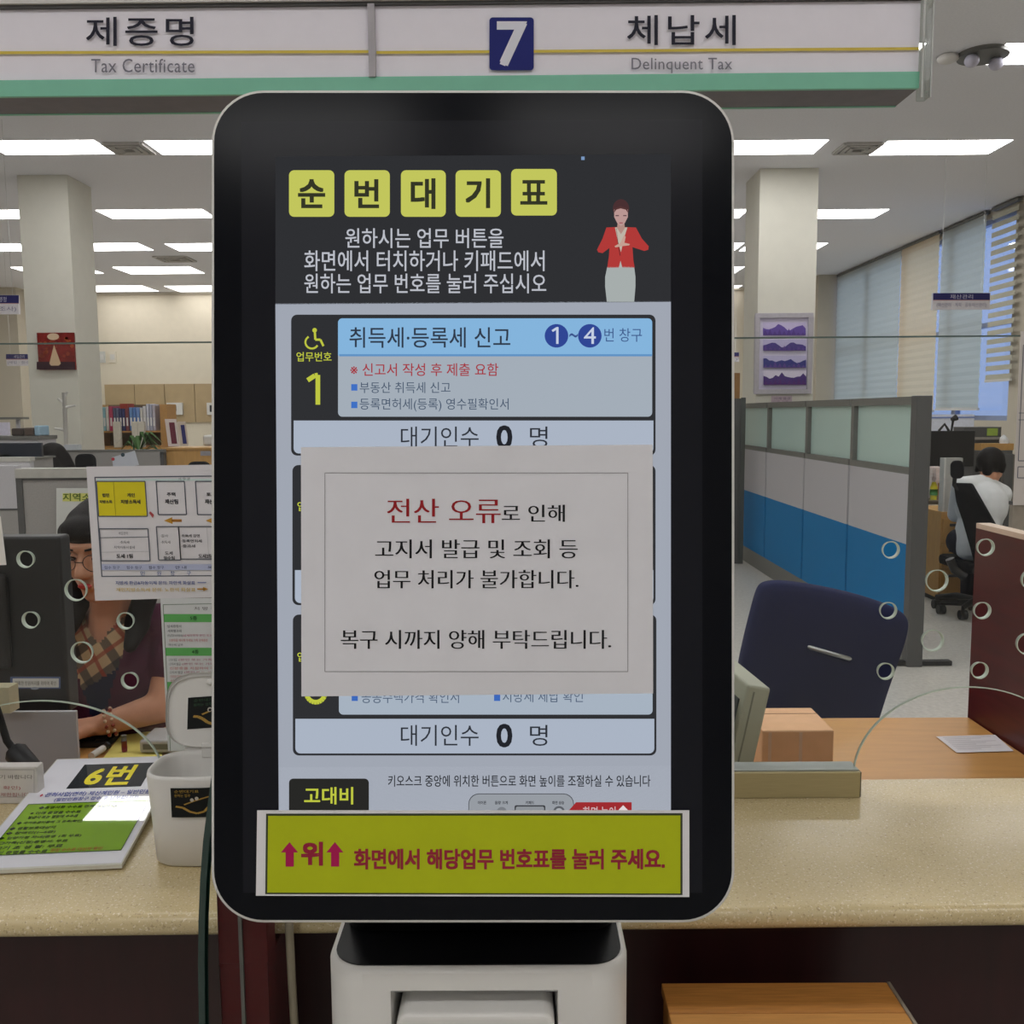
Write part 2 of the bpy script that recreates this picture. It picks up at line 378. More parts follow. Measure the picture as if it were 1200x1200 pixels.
for dx in (-.1, .1): MB().ell((c.x + dx, c.y - .02 + dx * .3, CEIL - .07), (.05, .05, .045)).build('lamp_head', mat('pale_lilac', (190, 188, 204), .5), t)
c = atz(1111, 65, CEIL)
inst(MB().ell((c.x, c.y, CEIL - .02), (.075, .075, .035)).build('smoke_detector', M['white'], loc=(c.x, c.y, CEIL)), 'small round white smoke detector beside the hanging sign end', 'smoke detector')
# ================================================================== HANGING COUNTER SIGN
SY = 1.75; sp = yplane(SY)
zt, zg, zb = Z(4, SY), Z(89.5, SY), Z(108, SY); assert zb > 1.9
xe = X(1078, SY, 60); x0 = X(-260, SY, 60); dS = atz(600, 130, zb).y - SY
t = thing('hanging_sign', 'long white hanging counter sign with green lower edge and number 7', 'sign', (0, SY, zb))
B(x0, xe, SY + .004, SY + dS, zg, zt).build('light_box', M['signw'], t)
g = MB().box(x0, xe, SY - .002, SY + .006, zb, zg + .001).box(x0, xe, SY + dS - .006, SY + dS + .002, zb, zg)
g.build('green_edge', M['green'], t)
B(x0, xe, SY + .006, SY + dS - .006, zb + .001, zb + .006).build('underside', mat('sign_underside', (120, 120, 128), .6), t)
B(x0, xe + .004, SY - .01, SY + dS, zt + .004, zt + .06).build('top_rail', M['white'], t)
B(x0, xe, SY - .004, SY + .01, zt - .001, zt + .004).build('dark_strip', M['dgrey'], t)  # thin dark grey strip under the top rail
for px in (436,):
    c = X(px, SY, 50); B(c - .006, c + .006, SY - .006, SY + .004, zg, zt).build('divider', mat('grey_divider', (176, 172, 178), .4), t)
ex = X(1080, SY, 60)
B(ex - .003, ex + .013, SY - .012, SY + .012, Z(117, SY, 1080), zt + .06).build('end_cap', M['acry'], t, .002)
e2 = MB().box(ex - .004, ex - .001, SY - .014, SY - .01, Z(117, SY, 1080), zt + .06).box(ex + .012, ex + .014, SY - .014, SY - .01, Z(117, SY, 1080), zt + .06)
e2.build('cap_edge', mat('acrylic_edge', (200, 202, 200), .3), t)
for px in (-150, 480, 1040): MB().cyl((X(px, SY, 50), SY + .05, zt + .05), (X(px, SY, 50), SY + .05, CEIL), .008).build('hanging_rod', M['alu'], t)
for px in (-150,): pass
dark = (46, 46, 60); gr = (128, 126, 140); ye = (222, 200, 92)
sh = Sheet(sp, BACKN, .0003, flat); sh.lay = 1
sh.line([(-240, 62.5), (432, 60.5)], 3.4, ye)
sh.up().text('제증명', 101, 20, 227, 54, dark, .006, 1.15).text('Tax Certificate', 107, 69, 228, 85, gr, 0, 1.05)
o = sh.build('sign_panel', t); inst(o, 'panel reading 제증명 and Tax Certificate')
sh = Sheet(sp, BACKN, .0003, flat); sh.lay = 1
sh.line([(441, 61.5), (1077, 57)], 3.4, ye).up().rrect(573.5, 20.5, 625.5, 82.5, 4, (42, 48, 122)).up().text('7', 583, 26, 617, 77, (232, 232, 244), .03)
sh.text('체납세', 735, 18, 862, 53, dark, .006, 1.15).text('Delinquent Tax', 740, 68, 858, 86, gr, 0, 1.05)
o = sh.build('sign_panel', t); inst(o, 'panel reading 7 체납세 and Delinquent Tax')
# ================================================================== COUNTER
CZ = .96; CF, CB = .968, 1.327; cx0, cx1 = -2.2, 2.2
prof = [(CF + .10, CZ - .028)] + [(CF + .013 - .013 * math.cos(a) * 1, CZ - .013 - .013 * math.sin(a)) for a in [math.pi / 2 * (1 - i / 6) for i in range(7)]] + \
       [(CF + .013 - .013 * math.cos(a), CZ - .013 + .013 * math.sin(a)) for a in [math.pi / 2 * i / 6 for i in range(1, 7)]] + [(CB, CZ), (CB, CZ - .028)]
mb = MB().prism([V((cx0, y, z)) for y, z in prof], [V((cx1, y, z)) for y, z in prof], 0, True, False); npf = len(prof)
mb.add([V((cx0, y, z)) for y, z in prof], [tuple(reversed(range(npf)))]); mb.add([V((cx1, y, z)) for y, z in prof], [tuple(range(npf))])
ctop = mb.build('countertop', M['stone'], loc=(0, 1.2, CZ)); es = ctop.modifiers.new('e', 'EDGE_SPLIT'); es.split_angle = .6
ctop.rotation_euler = (0, 0, .013)
inst(ctop, 'long beige speckled stone service countertop with rounded front edge', 'countertop')
t = thing('service_counter', 'dark maroon laminate front and carcass under the stone countertop', 'counter', (0, 1.2, 0)); t.rotation_euler = (0, 0, .013)
B(cx0, cx1, CF + .075, CB - .02, .08, CZ - .029).build('front_panel', M['maroon_h'], t)
B(cx0, cx1, CF + .055, CF + .075, CZ - .055, CZ - .029).build('rail', M['maroon_h'], t)
B(cx0, cx1, CF + .11, CB - .02, 0, .08).build('plinth', M['black'], t)
# maroon post with steel strip beside the kiosk
pd = .925
t = thing('divider_post', 'dark red wooden post with thin grey metal strip left of kiosk foot', 'post', (X(284, pd, 1100), pd, 0))
B(X(256, pd, 1100), X(313, pd, 1100), pd, CF + .05, 0, CZ - .03).box(X(256, pd, 1100), X(313, pd, 1100), pd, CF - .010, CZ - .03, 1.06).build('post_body', mat('dark_red_board', (92, 22, 26), .45, 0, .2, .12, 6, (1, 1, 8)), t, .002)
B(X(281, pd, 1100), X(285, pd, 1100), pd - .004, pd, 0, 1.06).build('metal_strip', mat('dull_steel', (120, 118, 116), .4, .6), t)
p = [at(338, 1030, .95), at(339, 1090, .95), at(342, 1150, .95), at(346, 1215, .95)]; p = p + [V((p[-1].x + .01, .95, .4)), V((p[-1].x, .95, .0))]
inst(MB().tube(p, .0045).build('power_cable', mat('beige_cable', (160, 150, 130), .6), loc=(p[-1].x, 1.0, 0)), 'beige cable hanging down between red post and kiosk foot', 'cable')
# curved clear sheet with dark green edge
gy = .90
L = [(253, 868), (249, 900), (243, 945), (238, 985), (234.5, 1030), (232.5, 1080), (232, 1130), (233, 1210)]
Lp = [at(x, y, gy) for x, y in L]; Lp.append(V((Lp[-1].x, gy, .0)))
W = 8.5 * gy / F
t = thing('side_guard', 'clear curved side screen with dark green edge beside candy box', 'screen', (Lp[-1].x, gy, 0))
a = [q for q in Lp]; b = [q + V((W * .95, 0, 0)) for q in Lp]
mb = MB()
for y in (0, .012): mb.add([q + V((0, y, 0)) for q in a] + [q + V((0, y, 0)) for q in b], [(i, i + 1, len(a) + i + 1, len(a) + i) if not y else (i, len(a) + i, len(a) + i + 1, i + 1) for i in range(len(a) - 1)])
mb.add([q for q in a] + [q + V((0, .012, 0)) for q in a], [(i, len(a) + i, len(a) + i + 1, i + 1) for i in range(len(a) - 1)])
mb.build('green_edge', M['bottle'], t)
xr = X(330, gy, 1000)
mb = MB().add([V((q.x + W, gy + .004, q.z)) for q in Lp] + [V((xr, gy + .004, q.z)) for q in Lp], [(i, i + 1, len(a) + i + 1, len(a) + i) for i in range(len(a) - 1)])
mb.build('clear_sheet', M['acry'], t)
# wooden box front right
t = thing('wooden_box', 'low oak box with pale rim standing before the counter, right of kiosk', 'box', (0, 0, 0))
zb_ = .872; bl, br = atz(775, 1152, zb_), atz(1037, 1148, zb_)
t.location = ((bl.x + br.x) / 2, .95, 0)
yb_ = bl.y; yf_ = .80
B(bl.x, br.x, yb_ - .052, yb_, zb_ - .012, zb_).build('back_strip', M['oak'], t, .001)
B(bl.x, br.x, yf_, yb_ - .0525, zb_ - .012, zb_ - .0005).build('lid', mat('light_oak', (186, 132, 70), .45, 0, .35, .1, 22, (1, 14, 6)), t, .001)
B(bl.x + .002, br.x - .002, yf_ + .004, yb_ - .002, 0, zb_ - .0125).build('body', M['oak'], t)
B(br.x, br.x + .004, yf_, yb_, zb_ - .02, zb_ + .001).build('metal_rim', mat('worn_steel', (170, 160, 145), .4, .6), t, .001)
# ================================================================== STAFF DESKS
DZ = .755
def desk(xa, xb, ya, yb, label):
    t = thing('staff_desk', label, 'desk', ((xa + xb) / 2, (ya + yb) / 2, 0))
    B(xa, xb, ya, yb, DZ - .028, DZ).build('desktop', M['desk'], t, .003)
    B(xa + .05, xb - .05, ya + .04, ya + .058, .25, DZ - .029).build('modesty_panel', M['desk'], t)
    for x in (xa + .02, xb - .05): B(x, x + .03, ya + .07, yb - .03, 0, DZ - .029).build('leg', M['dgrey'], t)
yb_r = atz(1000, 841, DZ).y
desk(.26, atz(1140, 842, DZ).x - .005, CB + .01, yb_r, 'light brown wooden staff desk behind the counter, right side')
desk(-2.0, -.35, CB + .01, 2.3, 'light brown wooden staff desk at which the woman in maroon sits')
# maroon side panel
px_ = atz(1139, 842, DZ).x
tp = atx(1149, 614, px_); 
t = thing('desk_divider', 'dark red wooden divider panel with pale top edge at the right edge', 'divider', (px_ + .02, 1.9, 0))
B(px_, px_ + .034, CB + .01, yb_r + .01, 0, tp.z - .012).build('board', M['maroon'], t)
B(px_, px_ + .034, CB + .01, yb_r + .01, tp.z - .012, tp.z).build('top_edge', mat('pale_edge_band', (214, 190, 170), .4), t)
# sheet on the desk
q = [atz(1097, 863, DZ + .002), atz(1166, 861, DZ + .002), atz(1188, 880, DZ + .002), atz(1121, 882, DZ + .002)]
def QP(q):
    def P(u, v): return (q[0] * (1 - u) + q[1] * u) * (1 - v) + (q[3] * (1 - u) + q[2] * u) * v
    return P
s_ = Sheet(QP(q), (0, 0, 1), .0004, flat); s_.rect(0, 0, 1, 1, (226, 222, 224)).up()
for i in range(9): s_.line([(.08, .1 + i * .09), (.9 - .2 * (i % 3), .1 + i * .09)], .02, (178, 172, 176))
inst(s_.build('paper_sheet'), 'single white printed sheet lying on the right staff desk', 'paper')
# cardboard box
cf = atz(978, 893 + 12, DZ)
t = thing('cardboard_box', 'closed brown cardboard box on the staff desk behind the steel rail', 'box', (0, 0, 0))
yc = 1.72; zc = Z(856, yc, 935); xa, xb = X(893, yc, 880), X(977, yc, 880); yk = None
bk = atz(962, 829, zc); t.location = ((xa + xb) / 2, (yc + bk.y) / 2, DZ)
B(xa, xb, yc, bk.y, DZ, zc).build('carton', M['cardboard'], t, .003)
ym = (yc + bk.y) / 2 + .03
B(xa, xb, ym - .0008, ym + .0008, zc, zc + .0006).build('flap_seam', mat('dark_seam', (120, 80, 54), .9), t)
for px in (902, 938): c = X(px, yc, 880); B(c - .003, c + .003, yc - .0008, yc, DZ + .01, zc - .004).build('tape_strip', mat('pale_tape', (216, 186, 164), .5), t)
# leaning ivory files next to the box
def file_(px, py, y, hw, hh, dep, ang, rz, label):
    c = at(px, py, y); bx_ = c.x - hw * math.cos(ang) - hh * math.sin(ang)
    t = thing('file_holder', label, 'file', (bx_, y, DZ))
    R = Matrix.Translation((bx_, y, DZ + hw * math.sin(ang))) @ Matrix.Rotation(ang, 4, 'Y') @ Matrix.Rotation(rz, 4, 'Z')
    MB().box(0, hw, 0, dep, 0, hh, 0, R).build('case', M['binder'], t, .004)
    MB().box(-.003, 0, .018, dep - .02, .05, hh - .03, 0, R).build('spine_label', mat('slate_label', (62, 70, 72), .5), t)
    MB().box(hw * .3, hw * .36, -.001, 0, .02, hh - .01, 0, R).build('edge_line', mat('file_line', (150, 152, 136), .6), t)
file_(905, 808, 1.46, .040, .31, .21, .2, .12, 'ivory plastic file leaning beside the brown cardboard box')
file_(856, 828, 1.44, .036, .29, .20, .08, .12, 'shorter ivory file standing left of the leaning one')
# ================================================================== GLASS SCREENS ON THE COUNTER
GY = 1.288; GT = .0065; gp = yplane(GY)
RY0, RY1 = 1.268, 1.308; RZ = Z(905, 1.268, 930)
gtop = Z(397.5, GY)
def rail(xa, xb, label):
    t = thing('base_rail', label, 'rail', ((xa + xb) / 2, GY, CZ))
    B(xa, xb, RY0, RY1, CZ, RZ).build('channel', M['steel'], t, .0015)
    B(xa, xb - .001, RY0 + .004, RY1 - .004, RZ, RZ + .0015).build('gasket', mat('grey_gasket', (150, 156, 150), .35, .3), t)
    B(xb, xb + .0015, RY0 + .001, RY1 - .001, CZ + .001, RZ - .001).build('end_plate', mat('end_plate', (110, 108, 92), .4, .6), t)
def glass(name, x0, x1, acx, arx, arz, holes, label):
    """pane with round speaking holes and an arched pass-through, cut as one curve"""
    c = bpy.data.curves.new('pane', 'CURVE'); c.dimensions = '2D'; c.fill_mode = 'BOTH'; c.extrude = GT / 2; c.resolution_u = 1
    def loop(P):
        s = c.splines.new('POLY'); s.points.add(len(P) - 1); s.use_cyclic_u = True
        for p, q in zip(s.points, P): p.co = (q[0], q[1], 0, 1)
    zb0 = RZ - .012
    P = [(x0, zb0)]
    for i in range(41):
        a = math.pi * (1 - i / 40); P.append((acx + arx * math.cos(a), zb0 + arz * math.sin(a)))
    P += [(x1, zb0), (x1, gtop), (x0, gtop)]
    loop(P)
    ends = (acx - arx, acx + arx)
    for hx, hz, r in holes: loop([(hx + r * math.cos(6.2832 * i / 28), hz + r * math.sin(6.2832 * i / 28)) for i in range(28)])
    o = bpy.data.objects.new('pane', c); COL.objects.link(o)
    me = bpy.data.meshes.new_from_object(o.evaluated_get(bpy.context.evaluated_depsgraph_get()))
    bpy.data.objects.remove(o)
    root = thing(name, label, 'glass screen', (acx, GY, CZ))
    me.transform(Matrix.Translation((0, GY, 0)) @ Matrix.Rotation(math.pi / 2, 4, 'X')); me.transform(Matrix.Translation(-root.location))
    me.materials.clear(); me.materials.append(M['glass']); me.materials.append(M['cut'])
    for p in me.polygons: p.material_index = 0 if abs(p.normal.y) > .5 else 1
    ob = bpy.data.objects.new('pane', me); COL.objects.link(ob); ob.parent = root
    for hx, hz, r in holes:
        mb = MB(); n = 28; vs = []
        for y, rr in ((GY - GT / 2 - .0004, r + .0015), (GY - GT / 2 - .0006, r), (GY - GT / 2 + .001, r - .0004)):
            vs += [(hx + rr * math.cos(6.2832 * i / n), y, hz + rr * math.sin(6.2832 * i / n)) for i in range(n)]
        mb.add(vs, [(k * n + i, k * n + (i + 1) % n, (k + 1) * n + (i + 1) % n, (k + 1) * n + i) for k in range(2) for i in range(n)], 0, True)
        mb.build('hole_rim', M['cut'], root)
    mb = MB(); vs = []
    pts = [(acx + arx * math.cos(math.pi * (1 - i / 40)), zb0 + arz * math.sin(math.pi * (1 - i / 40))) for i in range(41)]
    pts2 = [(acx + (arx + .0018) * math.cos(math.pi * (1 - i / 40)), zb0 + (arz + .0018) * math.sin(math.pi * (1 - i / 40))) for i in range(41)]
    vs = [(x, GY - GT / 2 - .0005, z) for x, z in pts] + [(x, GY - GT / 2 - .0005, z) for x, z in pts2]
    mb.add(vs, [(i, 41 + i, 42 + i, i + 1) for i in range(40)]); mb.build('arch_rim', M['cut'], root)
    B(x0, x1, GY - GT / 2 - .0004, GY + GT / 2, gtop - .0018, gtop).build('top_rim', mat('dark_glass_edge', (88, 104, 98), .4), root)
    return root
def hl(l): return [(at(x, y, GY).x, at(x, y, GY).z, .0108 if k == 's' else .0142) for x, y, k in l]
HL = hl([(31, 655, 's'), (37, 726, 's'), (90, 691, 'b'), (97, 764, 'b'), (148, 727, 's'), (153, 797, 's'), (-28, 690, 'b'), (-22, 762, 'b')])
HR = hl([(1043, 644, 's'), (1040, 715, 's'), (1037, 786, 's'), (1097, 680, 'b'), (1092, 750, 'b'), (1154, 641, 's'), (1150, 715, 's'), (1147, 785, 's'), (1209, 679, 'b'), (1203, 754, 'b')])
af = at(1003, 895, GY); ap = at(1130, 805, GY)
acR = at(1134, 805, GY).x; arxR = acR - at(1000, 905, GY).x; arzR = ap.z - RZ + .012
acL = at(48, 821, GY).x; arxL = at(192, 890, GY).x - acL; arzL = at(48, 821, GY).z - RZ + .012
glass('glass_screen', acL - .62, -.09, acL, arxL, arzL, HL, 'left clear glass counter screen with speaking holes in front of the seated woman')
glass('glass_screen', -.07, acR + .62, acR, arxR, arzR, HR, 'right clear glass counter screen with speaking holes before the empty navy chair')
rail(-.069, acR - arxR + .003, 'low brushed steel base rail on the counter right of the kiosk')
rail(acL + arxL - .003, -.091, 'low brushed steel base rail on the counter behind the candy box')
# papers taped to the glass (front side)
def gsheet(k, y0, yo=.0012):
    pl = yplane(GY - GT / 2 - yo)
    return Sheet(lambda x, y: pl(x + (y - y0) * k, y), BACKN, .00035, flat)
Wp = (214, 211, 215); ln = (92, 96, 108); bl_ = (54, 54, 60)
s_ = gsheet(.066, 546)
s_.poly([(101, 547), (331, 543), (331, 697), (101, 704)], Wp).up()
s_.line([(110.5, 559.5), (330, 557)], 1.4, ln).line([(110.5, 559), (111, 676)], 1.4, ln).line([(111, 675.5), (330, 674)], 1.2, ln)
s_.rect(112, 561, 330, 563.5, (196, 214, 212)).text('세 무 과', 208, 559.5, 222, 563, (120, 130, 130))
s_.rect(112, 564, 169, 605, (214, 200, 40)).up().frame(112, 564, 169, 605, 1.2, ln).line([(132, 564), (132, 605)], .5, (140, 130, 40))
s_.text('법인', 118, 578, 126, 582.5, bl_, .03).text('지방소득', 114, 586, 129, 590, bl_, .03).text('개인', 147, 578, 156, 582.5, bl_, .03).text('지방소득세', 139, 585.5, 162, 590.5, bl_, .03)
for a, b, t1, t2 in ((182, 215, '주택', '재산팀'), (228, 262, '토지', '재산팀'), (276, 310, '자동차', '세팀')):
    s_.frame(a, 564, b, 603, 1.3, ln).text(t1, (a + b) / 2 - 5, 577, (a + b) / 2 + 5, 581.5, bl_, .03).text(t2, (a + b) / 2 - 7.5, 585, (a + b) / 2 + 7.5, 590.5, bl_, .03)
for x in (188, 237): s_.poly([(x, 610), (x + 10, 606), (x + 10, 614)], (190, 140, 50)).line([(x + 9, 610), (x + 21, 610)], 3.2, (190, 130, 60)).up().line([(x + 9, 610), (x + 20, 610)], .8, (120, 84, 40))
s_.poly([(173, 599), (177, 603), (175.5, 607), (171.5, 601)], (178, 80, 84))
s_.frame(112, 619.5, 169, 657, 1.2, ln).line([(112, 630), (169, 629)], .8, ln).line([(112, 647), (169, 646)], .4, (170, 170, 176))
s_.text('세입관리', 134, 623, 145, 626.5, (110, 110, 116)).text('·취득세', 135, 633.5, 146, 637, (90, 90, 96)).text('·지역자원시설세', 127, 639.5, 152, 643, (90, 90, 96)).text('도세 1팀', 130, 649, 149, 654, bl_, .03)
s_.frame(179, 617, 205, 656, 1.2, ln).frame(205, 617, 330, 655, 1.2, ln).line([(238, 618), (238, 655)], .4, (170, 170, 176))
s_.text('·감사', 183, 626, 192, 629.5, bl_).text('·취득세', 183, 633.5, 194, 637, bl_).text('도세', 187, 646, 196, 650, bl_, .02).text('징수팀', 185, 651.5, 198, 655.5, bl_, .02)
s_.text('·취득세 감면', 207, 626, 229, 629.5, bl_, .02).text('·등록면허세', 207, 632, 231, 635.5, bl_, .02).text('·중과세', 207, 638, 223, 641.5, bl_, .02).text('도세2팀', 226, 649, 242, 654, bl_, .02)
s_.rect(112, 661, 330, 668, (176, 182, 210)).up()
for x in (115, 141, 167): s_.text('접수 창구', x, 663, x + 18, 666.5, (70, 74, 110))
s_.text('안 내', 198, 663, 211, 666.5, (70, 74, 110)).text('복 도', 236, 663, 250, 666.5, (70, 74, 110))
for ch, x in (('민', 157), ('원', 176), ('창', 192), ('구', 211)): s_.text(ch, x, 669, x + 5, 674, (50, 86, 150))
s_.text('지방세 환급&자동이체 문의: 파란색 화살표', 127, 680.5, 220, 685, (66, 84, 150), .01).line([(223, 682.5), (233, 682.5)], .9, (70, 90, 160))
s_.text('개인지방소득세 문의: 노란색 화살표', 127, 688.5, 220, 693, (206, 178, 92), .01).line([(222, 690), (231, 690)], 1.6, (190, 140, 60)).poly([(229, 687.5), (235, 690), (229, 692.5)], (190, 140, 60))
inst(s_.build('floor_plan_notice'), 'white floor plan notice with yellow block taped to glass beside the kiosk', 'notice')
s_ = gsheet(.05, 703, .0024)
s_.rect(188, 701, 330, 880, (206, 208, 210)).up(); s_.line([(191, 708.5), (330, 706)], .7, (110, 130, 110)).line([(191, 708.5), (191, 880)], .7, (110, 130, 110))
s_.text('처 방 구 청', 227, 711, 262, 715, (90, 90, 94)).rect(191, 719.5, 330, 729, (98, 172, 96)).rect(191, 759, 330, 768.5, (98, 172, 96)).rect(191, 799, 330, 809, (98, 172, 96))
s_.up().text('5종', 222, 722, 230, 726.5, (46, 84, 50), .02).text('4종', 222, 761.5, 230, 766, (46, 84, 50), .02)
mg = (176, 84, 120); rd = (196, 110, 112); k_ = (80, 86, 92)
for i, (tx, x0, x1, c) in enumerate((('·납세증명서', 194, 211, k_), ('·세목별과세', 194, 211, k_), ('·완납증명서(지방세)', 194, 212, k_))): s_.text(tx, x0, 732 + i * 5.6, x1, 735.4 + i * 5.6, c)
s_.text('(납세의무자 본인 또는 대리인 신청)', 212, 743, 268, 746.5, mg).text('신분증을 제시해 주세요 가족 관계증명', 196, 748.5, 241, 752, rd).text('·재산세 납부', 194, 754, 212, 757, k_)
for i in range(6):
    y = 771.5 + i * 4.9
    if i in (2, 4, 5): s_.text('신분증을 지참하여 주시기 바랍니다 관계증명서 위임장', 195, y, (330 if i != 4 else 240), y + 3.2, rd)
    else: s_.text('·고지서 발급', 194, y, 204 + 4 * (i == 1) + 6 * (i == 3), y + 3.2, k_); s_.text('(본인 또는 가족 신분증 지참 후 방문)', 206 + 4 * (i == 1) + 6 * (i == 3), y, 300, y + 3.2, mg)
inst(s_.build('document_list_notice'), 'white list notice with green header bars taped below the floor plan', 'notice')
s_ = gsheet(.04, 610); s_.poly([(-40, 606), (1, 605), (5.5, 662), (-40, 664)], (222, 218, 214)); inst(s_.build('taped_paper'), 'blank white paper corner at the left photo edge on the glass', 'paper')
s_ = gsheet(-.045, 388); s_.rect(1196, 388, 1290, 592, (196, 190, 186)).up().line([(1200, 404), (1200, 540)], 1, ln).line([(1198, 484), (1240, 484)], .8, ln).line([(1198, 492), (1240, 492)], .8, ln)
s_.line([(1200, 540), (1240, 540)], 1, ln).frame(1200, 547, 1240, 560, 1, ln); inst(s_.build('taped_form'), 'white form with ruled boxes taped to glass at the right edge', 'paper')
# ================================================================== THINGS ON THE COUNTER, LEFT
# laminated board no. 6
bt = math.radians(2.5); b0 = atz(141.7, 1011, CZ + .008); nb = V((0, -math.sin(bt), math.cos(bt)))
bpm = plane_map(b0, nb); q = [bpm(67.3, 890.3), bpm(210, 886), b0, bpm(-42, 1019)]
nb = (q[1] - q[0]).cross(q[0] - q[3]).normalized(); nb = nb if nb.z > 0 else -nb
t = thing('counter_board', 'laminated number 6 board with green text panel lying on the counter', 'sign board', (q[2].x, q[2].y, CZ))
gg = [p for p in q]; cen = sum(gg, V((0, 0, 0))) / 4
ex_ = [cen + (p - cen) * 1.02 for p in gg]
MB().prism([p - nb * .0055 for p in ex_], [p - nb * .0004 for p in ex_]).build('acrylic_backing', mat('acrylic_white', (206, 206, 196), .25), t)
b_ = Sheet(QP(q), nb, .0003, lambda c: flat(c, .015, .6))
b_.rect(0, 0, 1, 1, (226, 226, 234)).up().rect(.26, .07, .83, .33, (44, 48, 52)).rect(.07, .475, .955, .905, (132, 176, 36)).up()
b_.frame(.07, .475, .955, .905, .006, (70, 96, 40))
b_.text('6번', .36, .095, .71, .305, (236, 222, 60), .032, 1.05)
bb = (70, 84, 168); kb = (50, 66, 30)
b_.text('◆', .10, .375, .125, .405, (190, 70, 90)).text('관허사업(면허) 제산계민원 – 일반민원', .14, .365, .93, .415, bb, .01).text('(일반민원창구 접수 후 납부합니다)', .24, .42, .86, .46, bb, .01)
for tx, x0, x1, y, c in (('◆증명서류 수수료 면제 대상자◆', .17, .74, .50, kb), ('※ 아래 증명을 수수료', .14, .50, .548, kb), ('발급시 또는 열람에 수수료', .15, .50, .586, kb), ('◆ 국가유공자등에 그 유족(확인)', .10, .56, .635, kb), ('◆ 생활보호대상자', .08, .40, .68, kb),
                         ('◆ 장애인(1~6급)', .08, .42, .72, kb), ('◆ 입양가정 자녀(증명 1회 무료)', .06, .62, .76, kb), ('□가족(신청)증명서: 무료', .09, .55, .80, kb), ('□기 초 생 활: 무료', .09, .54, .838, kb), ('□인 증명을 수수료', .09, .46, .876, kb), ('현장 수수료 대상자 확인', .48, .82, .872, (170, 96, 40))):
    b_.text(tx, x0, y, x1, y + .026, c, .012)
b_.build('printed_face', t)
# black cable with ferrite core
cp = [at(-14, 800, 1.36), at(0, 842, 1.36), at(8, 868, 1.36), at(20, 884, 1.355), at(34, 901, 1.35), at(48, 915, 1.345), at(56, 924, 1.345), at(64, 935, 1.37)]
t = thing('black_cable', 'black monitor cable with ferrite lump hanging beside the number board', 'cable', tuple(cp[-1]))
MB().tube(cp, .0055).build('cord', M['rubber'], t); MB().tube([at(14, 877, 1.357), at(18, 881, 1.356), at(36, 902, 1.35), at(40, 906, 1.349)], [.010, .0165, .0165, .010], 0, 14).build('ferrite_core', M['black'], t)
# small table sign
sy = 1.262
t = thing('table_sign', 'small greyish white table sign with lines of print left of number board', 'sign', (X(10, sy, 920), sy, CZ))
xa, xb = X(-120, sy, 920), X(44, sy, 920)
B(xa, xb, sy, sy + .02, CZ, Z(899, sy, 0)).build('block', mat('milky_acrylic', (196, 192, 188), .35), t, .002)
s_ = Sheet(yplane(sy - .0004), BACKN, .0003, flat); s_.text('아래 사항 확인하여 주시기 바랍니다', -80, 908, 38, 913, (110, 106, 104)).text('(구비서류를 꼭 확인)', -60, 921, 24, 926, (170, 100, 104)).text('지참하지 않으시면 발급이 제한됩니다', -80, 929, 34, 933.5, (160, 100, 100))
s_.frame(-115, 902, 40, 934, .6, (150, 148, 146)); s_.build('print', t)
# candy box with open lid
bc = V((X(234, 1.11, 950), 1.115, CZ)); hw, hd, hh = .0575, .0485, .1145
def sup(w, d, z, n=40, e=3.2):
    P = []
    for i in range(n):
        a = 6.28319 * i / n; c_, s2 = math.cos(a), math.sin(a)
        P.append(V((bc.x + w * math.copysign(abs(c_) ** (2 / e), c_), bc.y + d * math.copysign(abs(s2) ** (2 / e), s2), CZ + z)))
    return P
t = thing('candy_box', 'white plastic canister with open hinged lid on the counter', 'container', tuple(bc))
mb = MB(); R_ = [sup(hw - .012, hd - .010, 0), sup(hw - .007, hd - .006, .004), sup(hw - .004, hd - .003, .05), sup(hw, hd, hh - .004), sup(hw - .001, hd - .001, hh), sup(hw - .004, hd - .004, hh), sup(hw - .006, hd - .006, hh - .006), sup(hw - .009, hd - .008, .006)]
for a, b in zip(R_, R_[1:]): mb.prism(a, b, 0, True, False)
mb.add(R_[0], [tuple(reversed(range(40)))]); mb.add(R_[-1], [tuple(range(40))]); mb.build('body', M['white'], t)
# lid standing open at the back
lt = math.radians(12)
LT = Matrix.Translation((bc.x, bc.y + hd + .002, CZ + hh - .001)) @ Matrix.Rotation(-lt, 4, 'X')
def lidloop(w, h, y): return [LT @ V((w * math.copysign(abs(math.cos(a)) ** .6, math.cos(a)), y, .004 + h / 2 + h / 2 * math.copysign(abs(math.sin(a)) ** .6, math.sin(a)))) for a in [6.28319 * i / 40 for i in range(40)]]
mb = MB(); mb.prism(lidloop(hw, .094, -.008), lidloop(hw, .094, .004), 0, True); lid = mb.build('lid', M['white'], t)
mb = MB(); mb.prism(lidloop(hw, .094, -.0115), lidloop(hw, .094, -.008), 0, True, False); mb.prism(lidloop(hw - .0025, .0895, -.008), lidloop(hw - .0025, .0895, -.0115), 0, True, False); mb.build('lid_rim', M['white'], lid)
MB().ell(LT @ V((0, -.012, .086)), (.006, .006, .004)).build('catch', M['white'], lid)
MB().box(bc.x - .011, bc.x + .011, bc.y + hd - .007, bc.y + hd + .004, CZ + hh - .010, CZ + hh + .010).build('hinge', M['white'], t, .0015)
MB().box(bc.x - .034, bc.x + .034, bc.y + hd - .004, bc.y + hd + .006, CZ + hh - .004, CZ + hh + .004).build('hinge_ledge', M['white'], t, .0015)
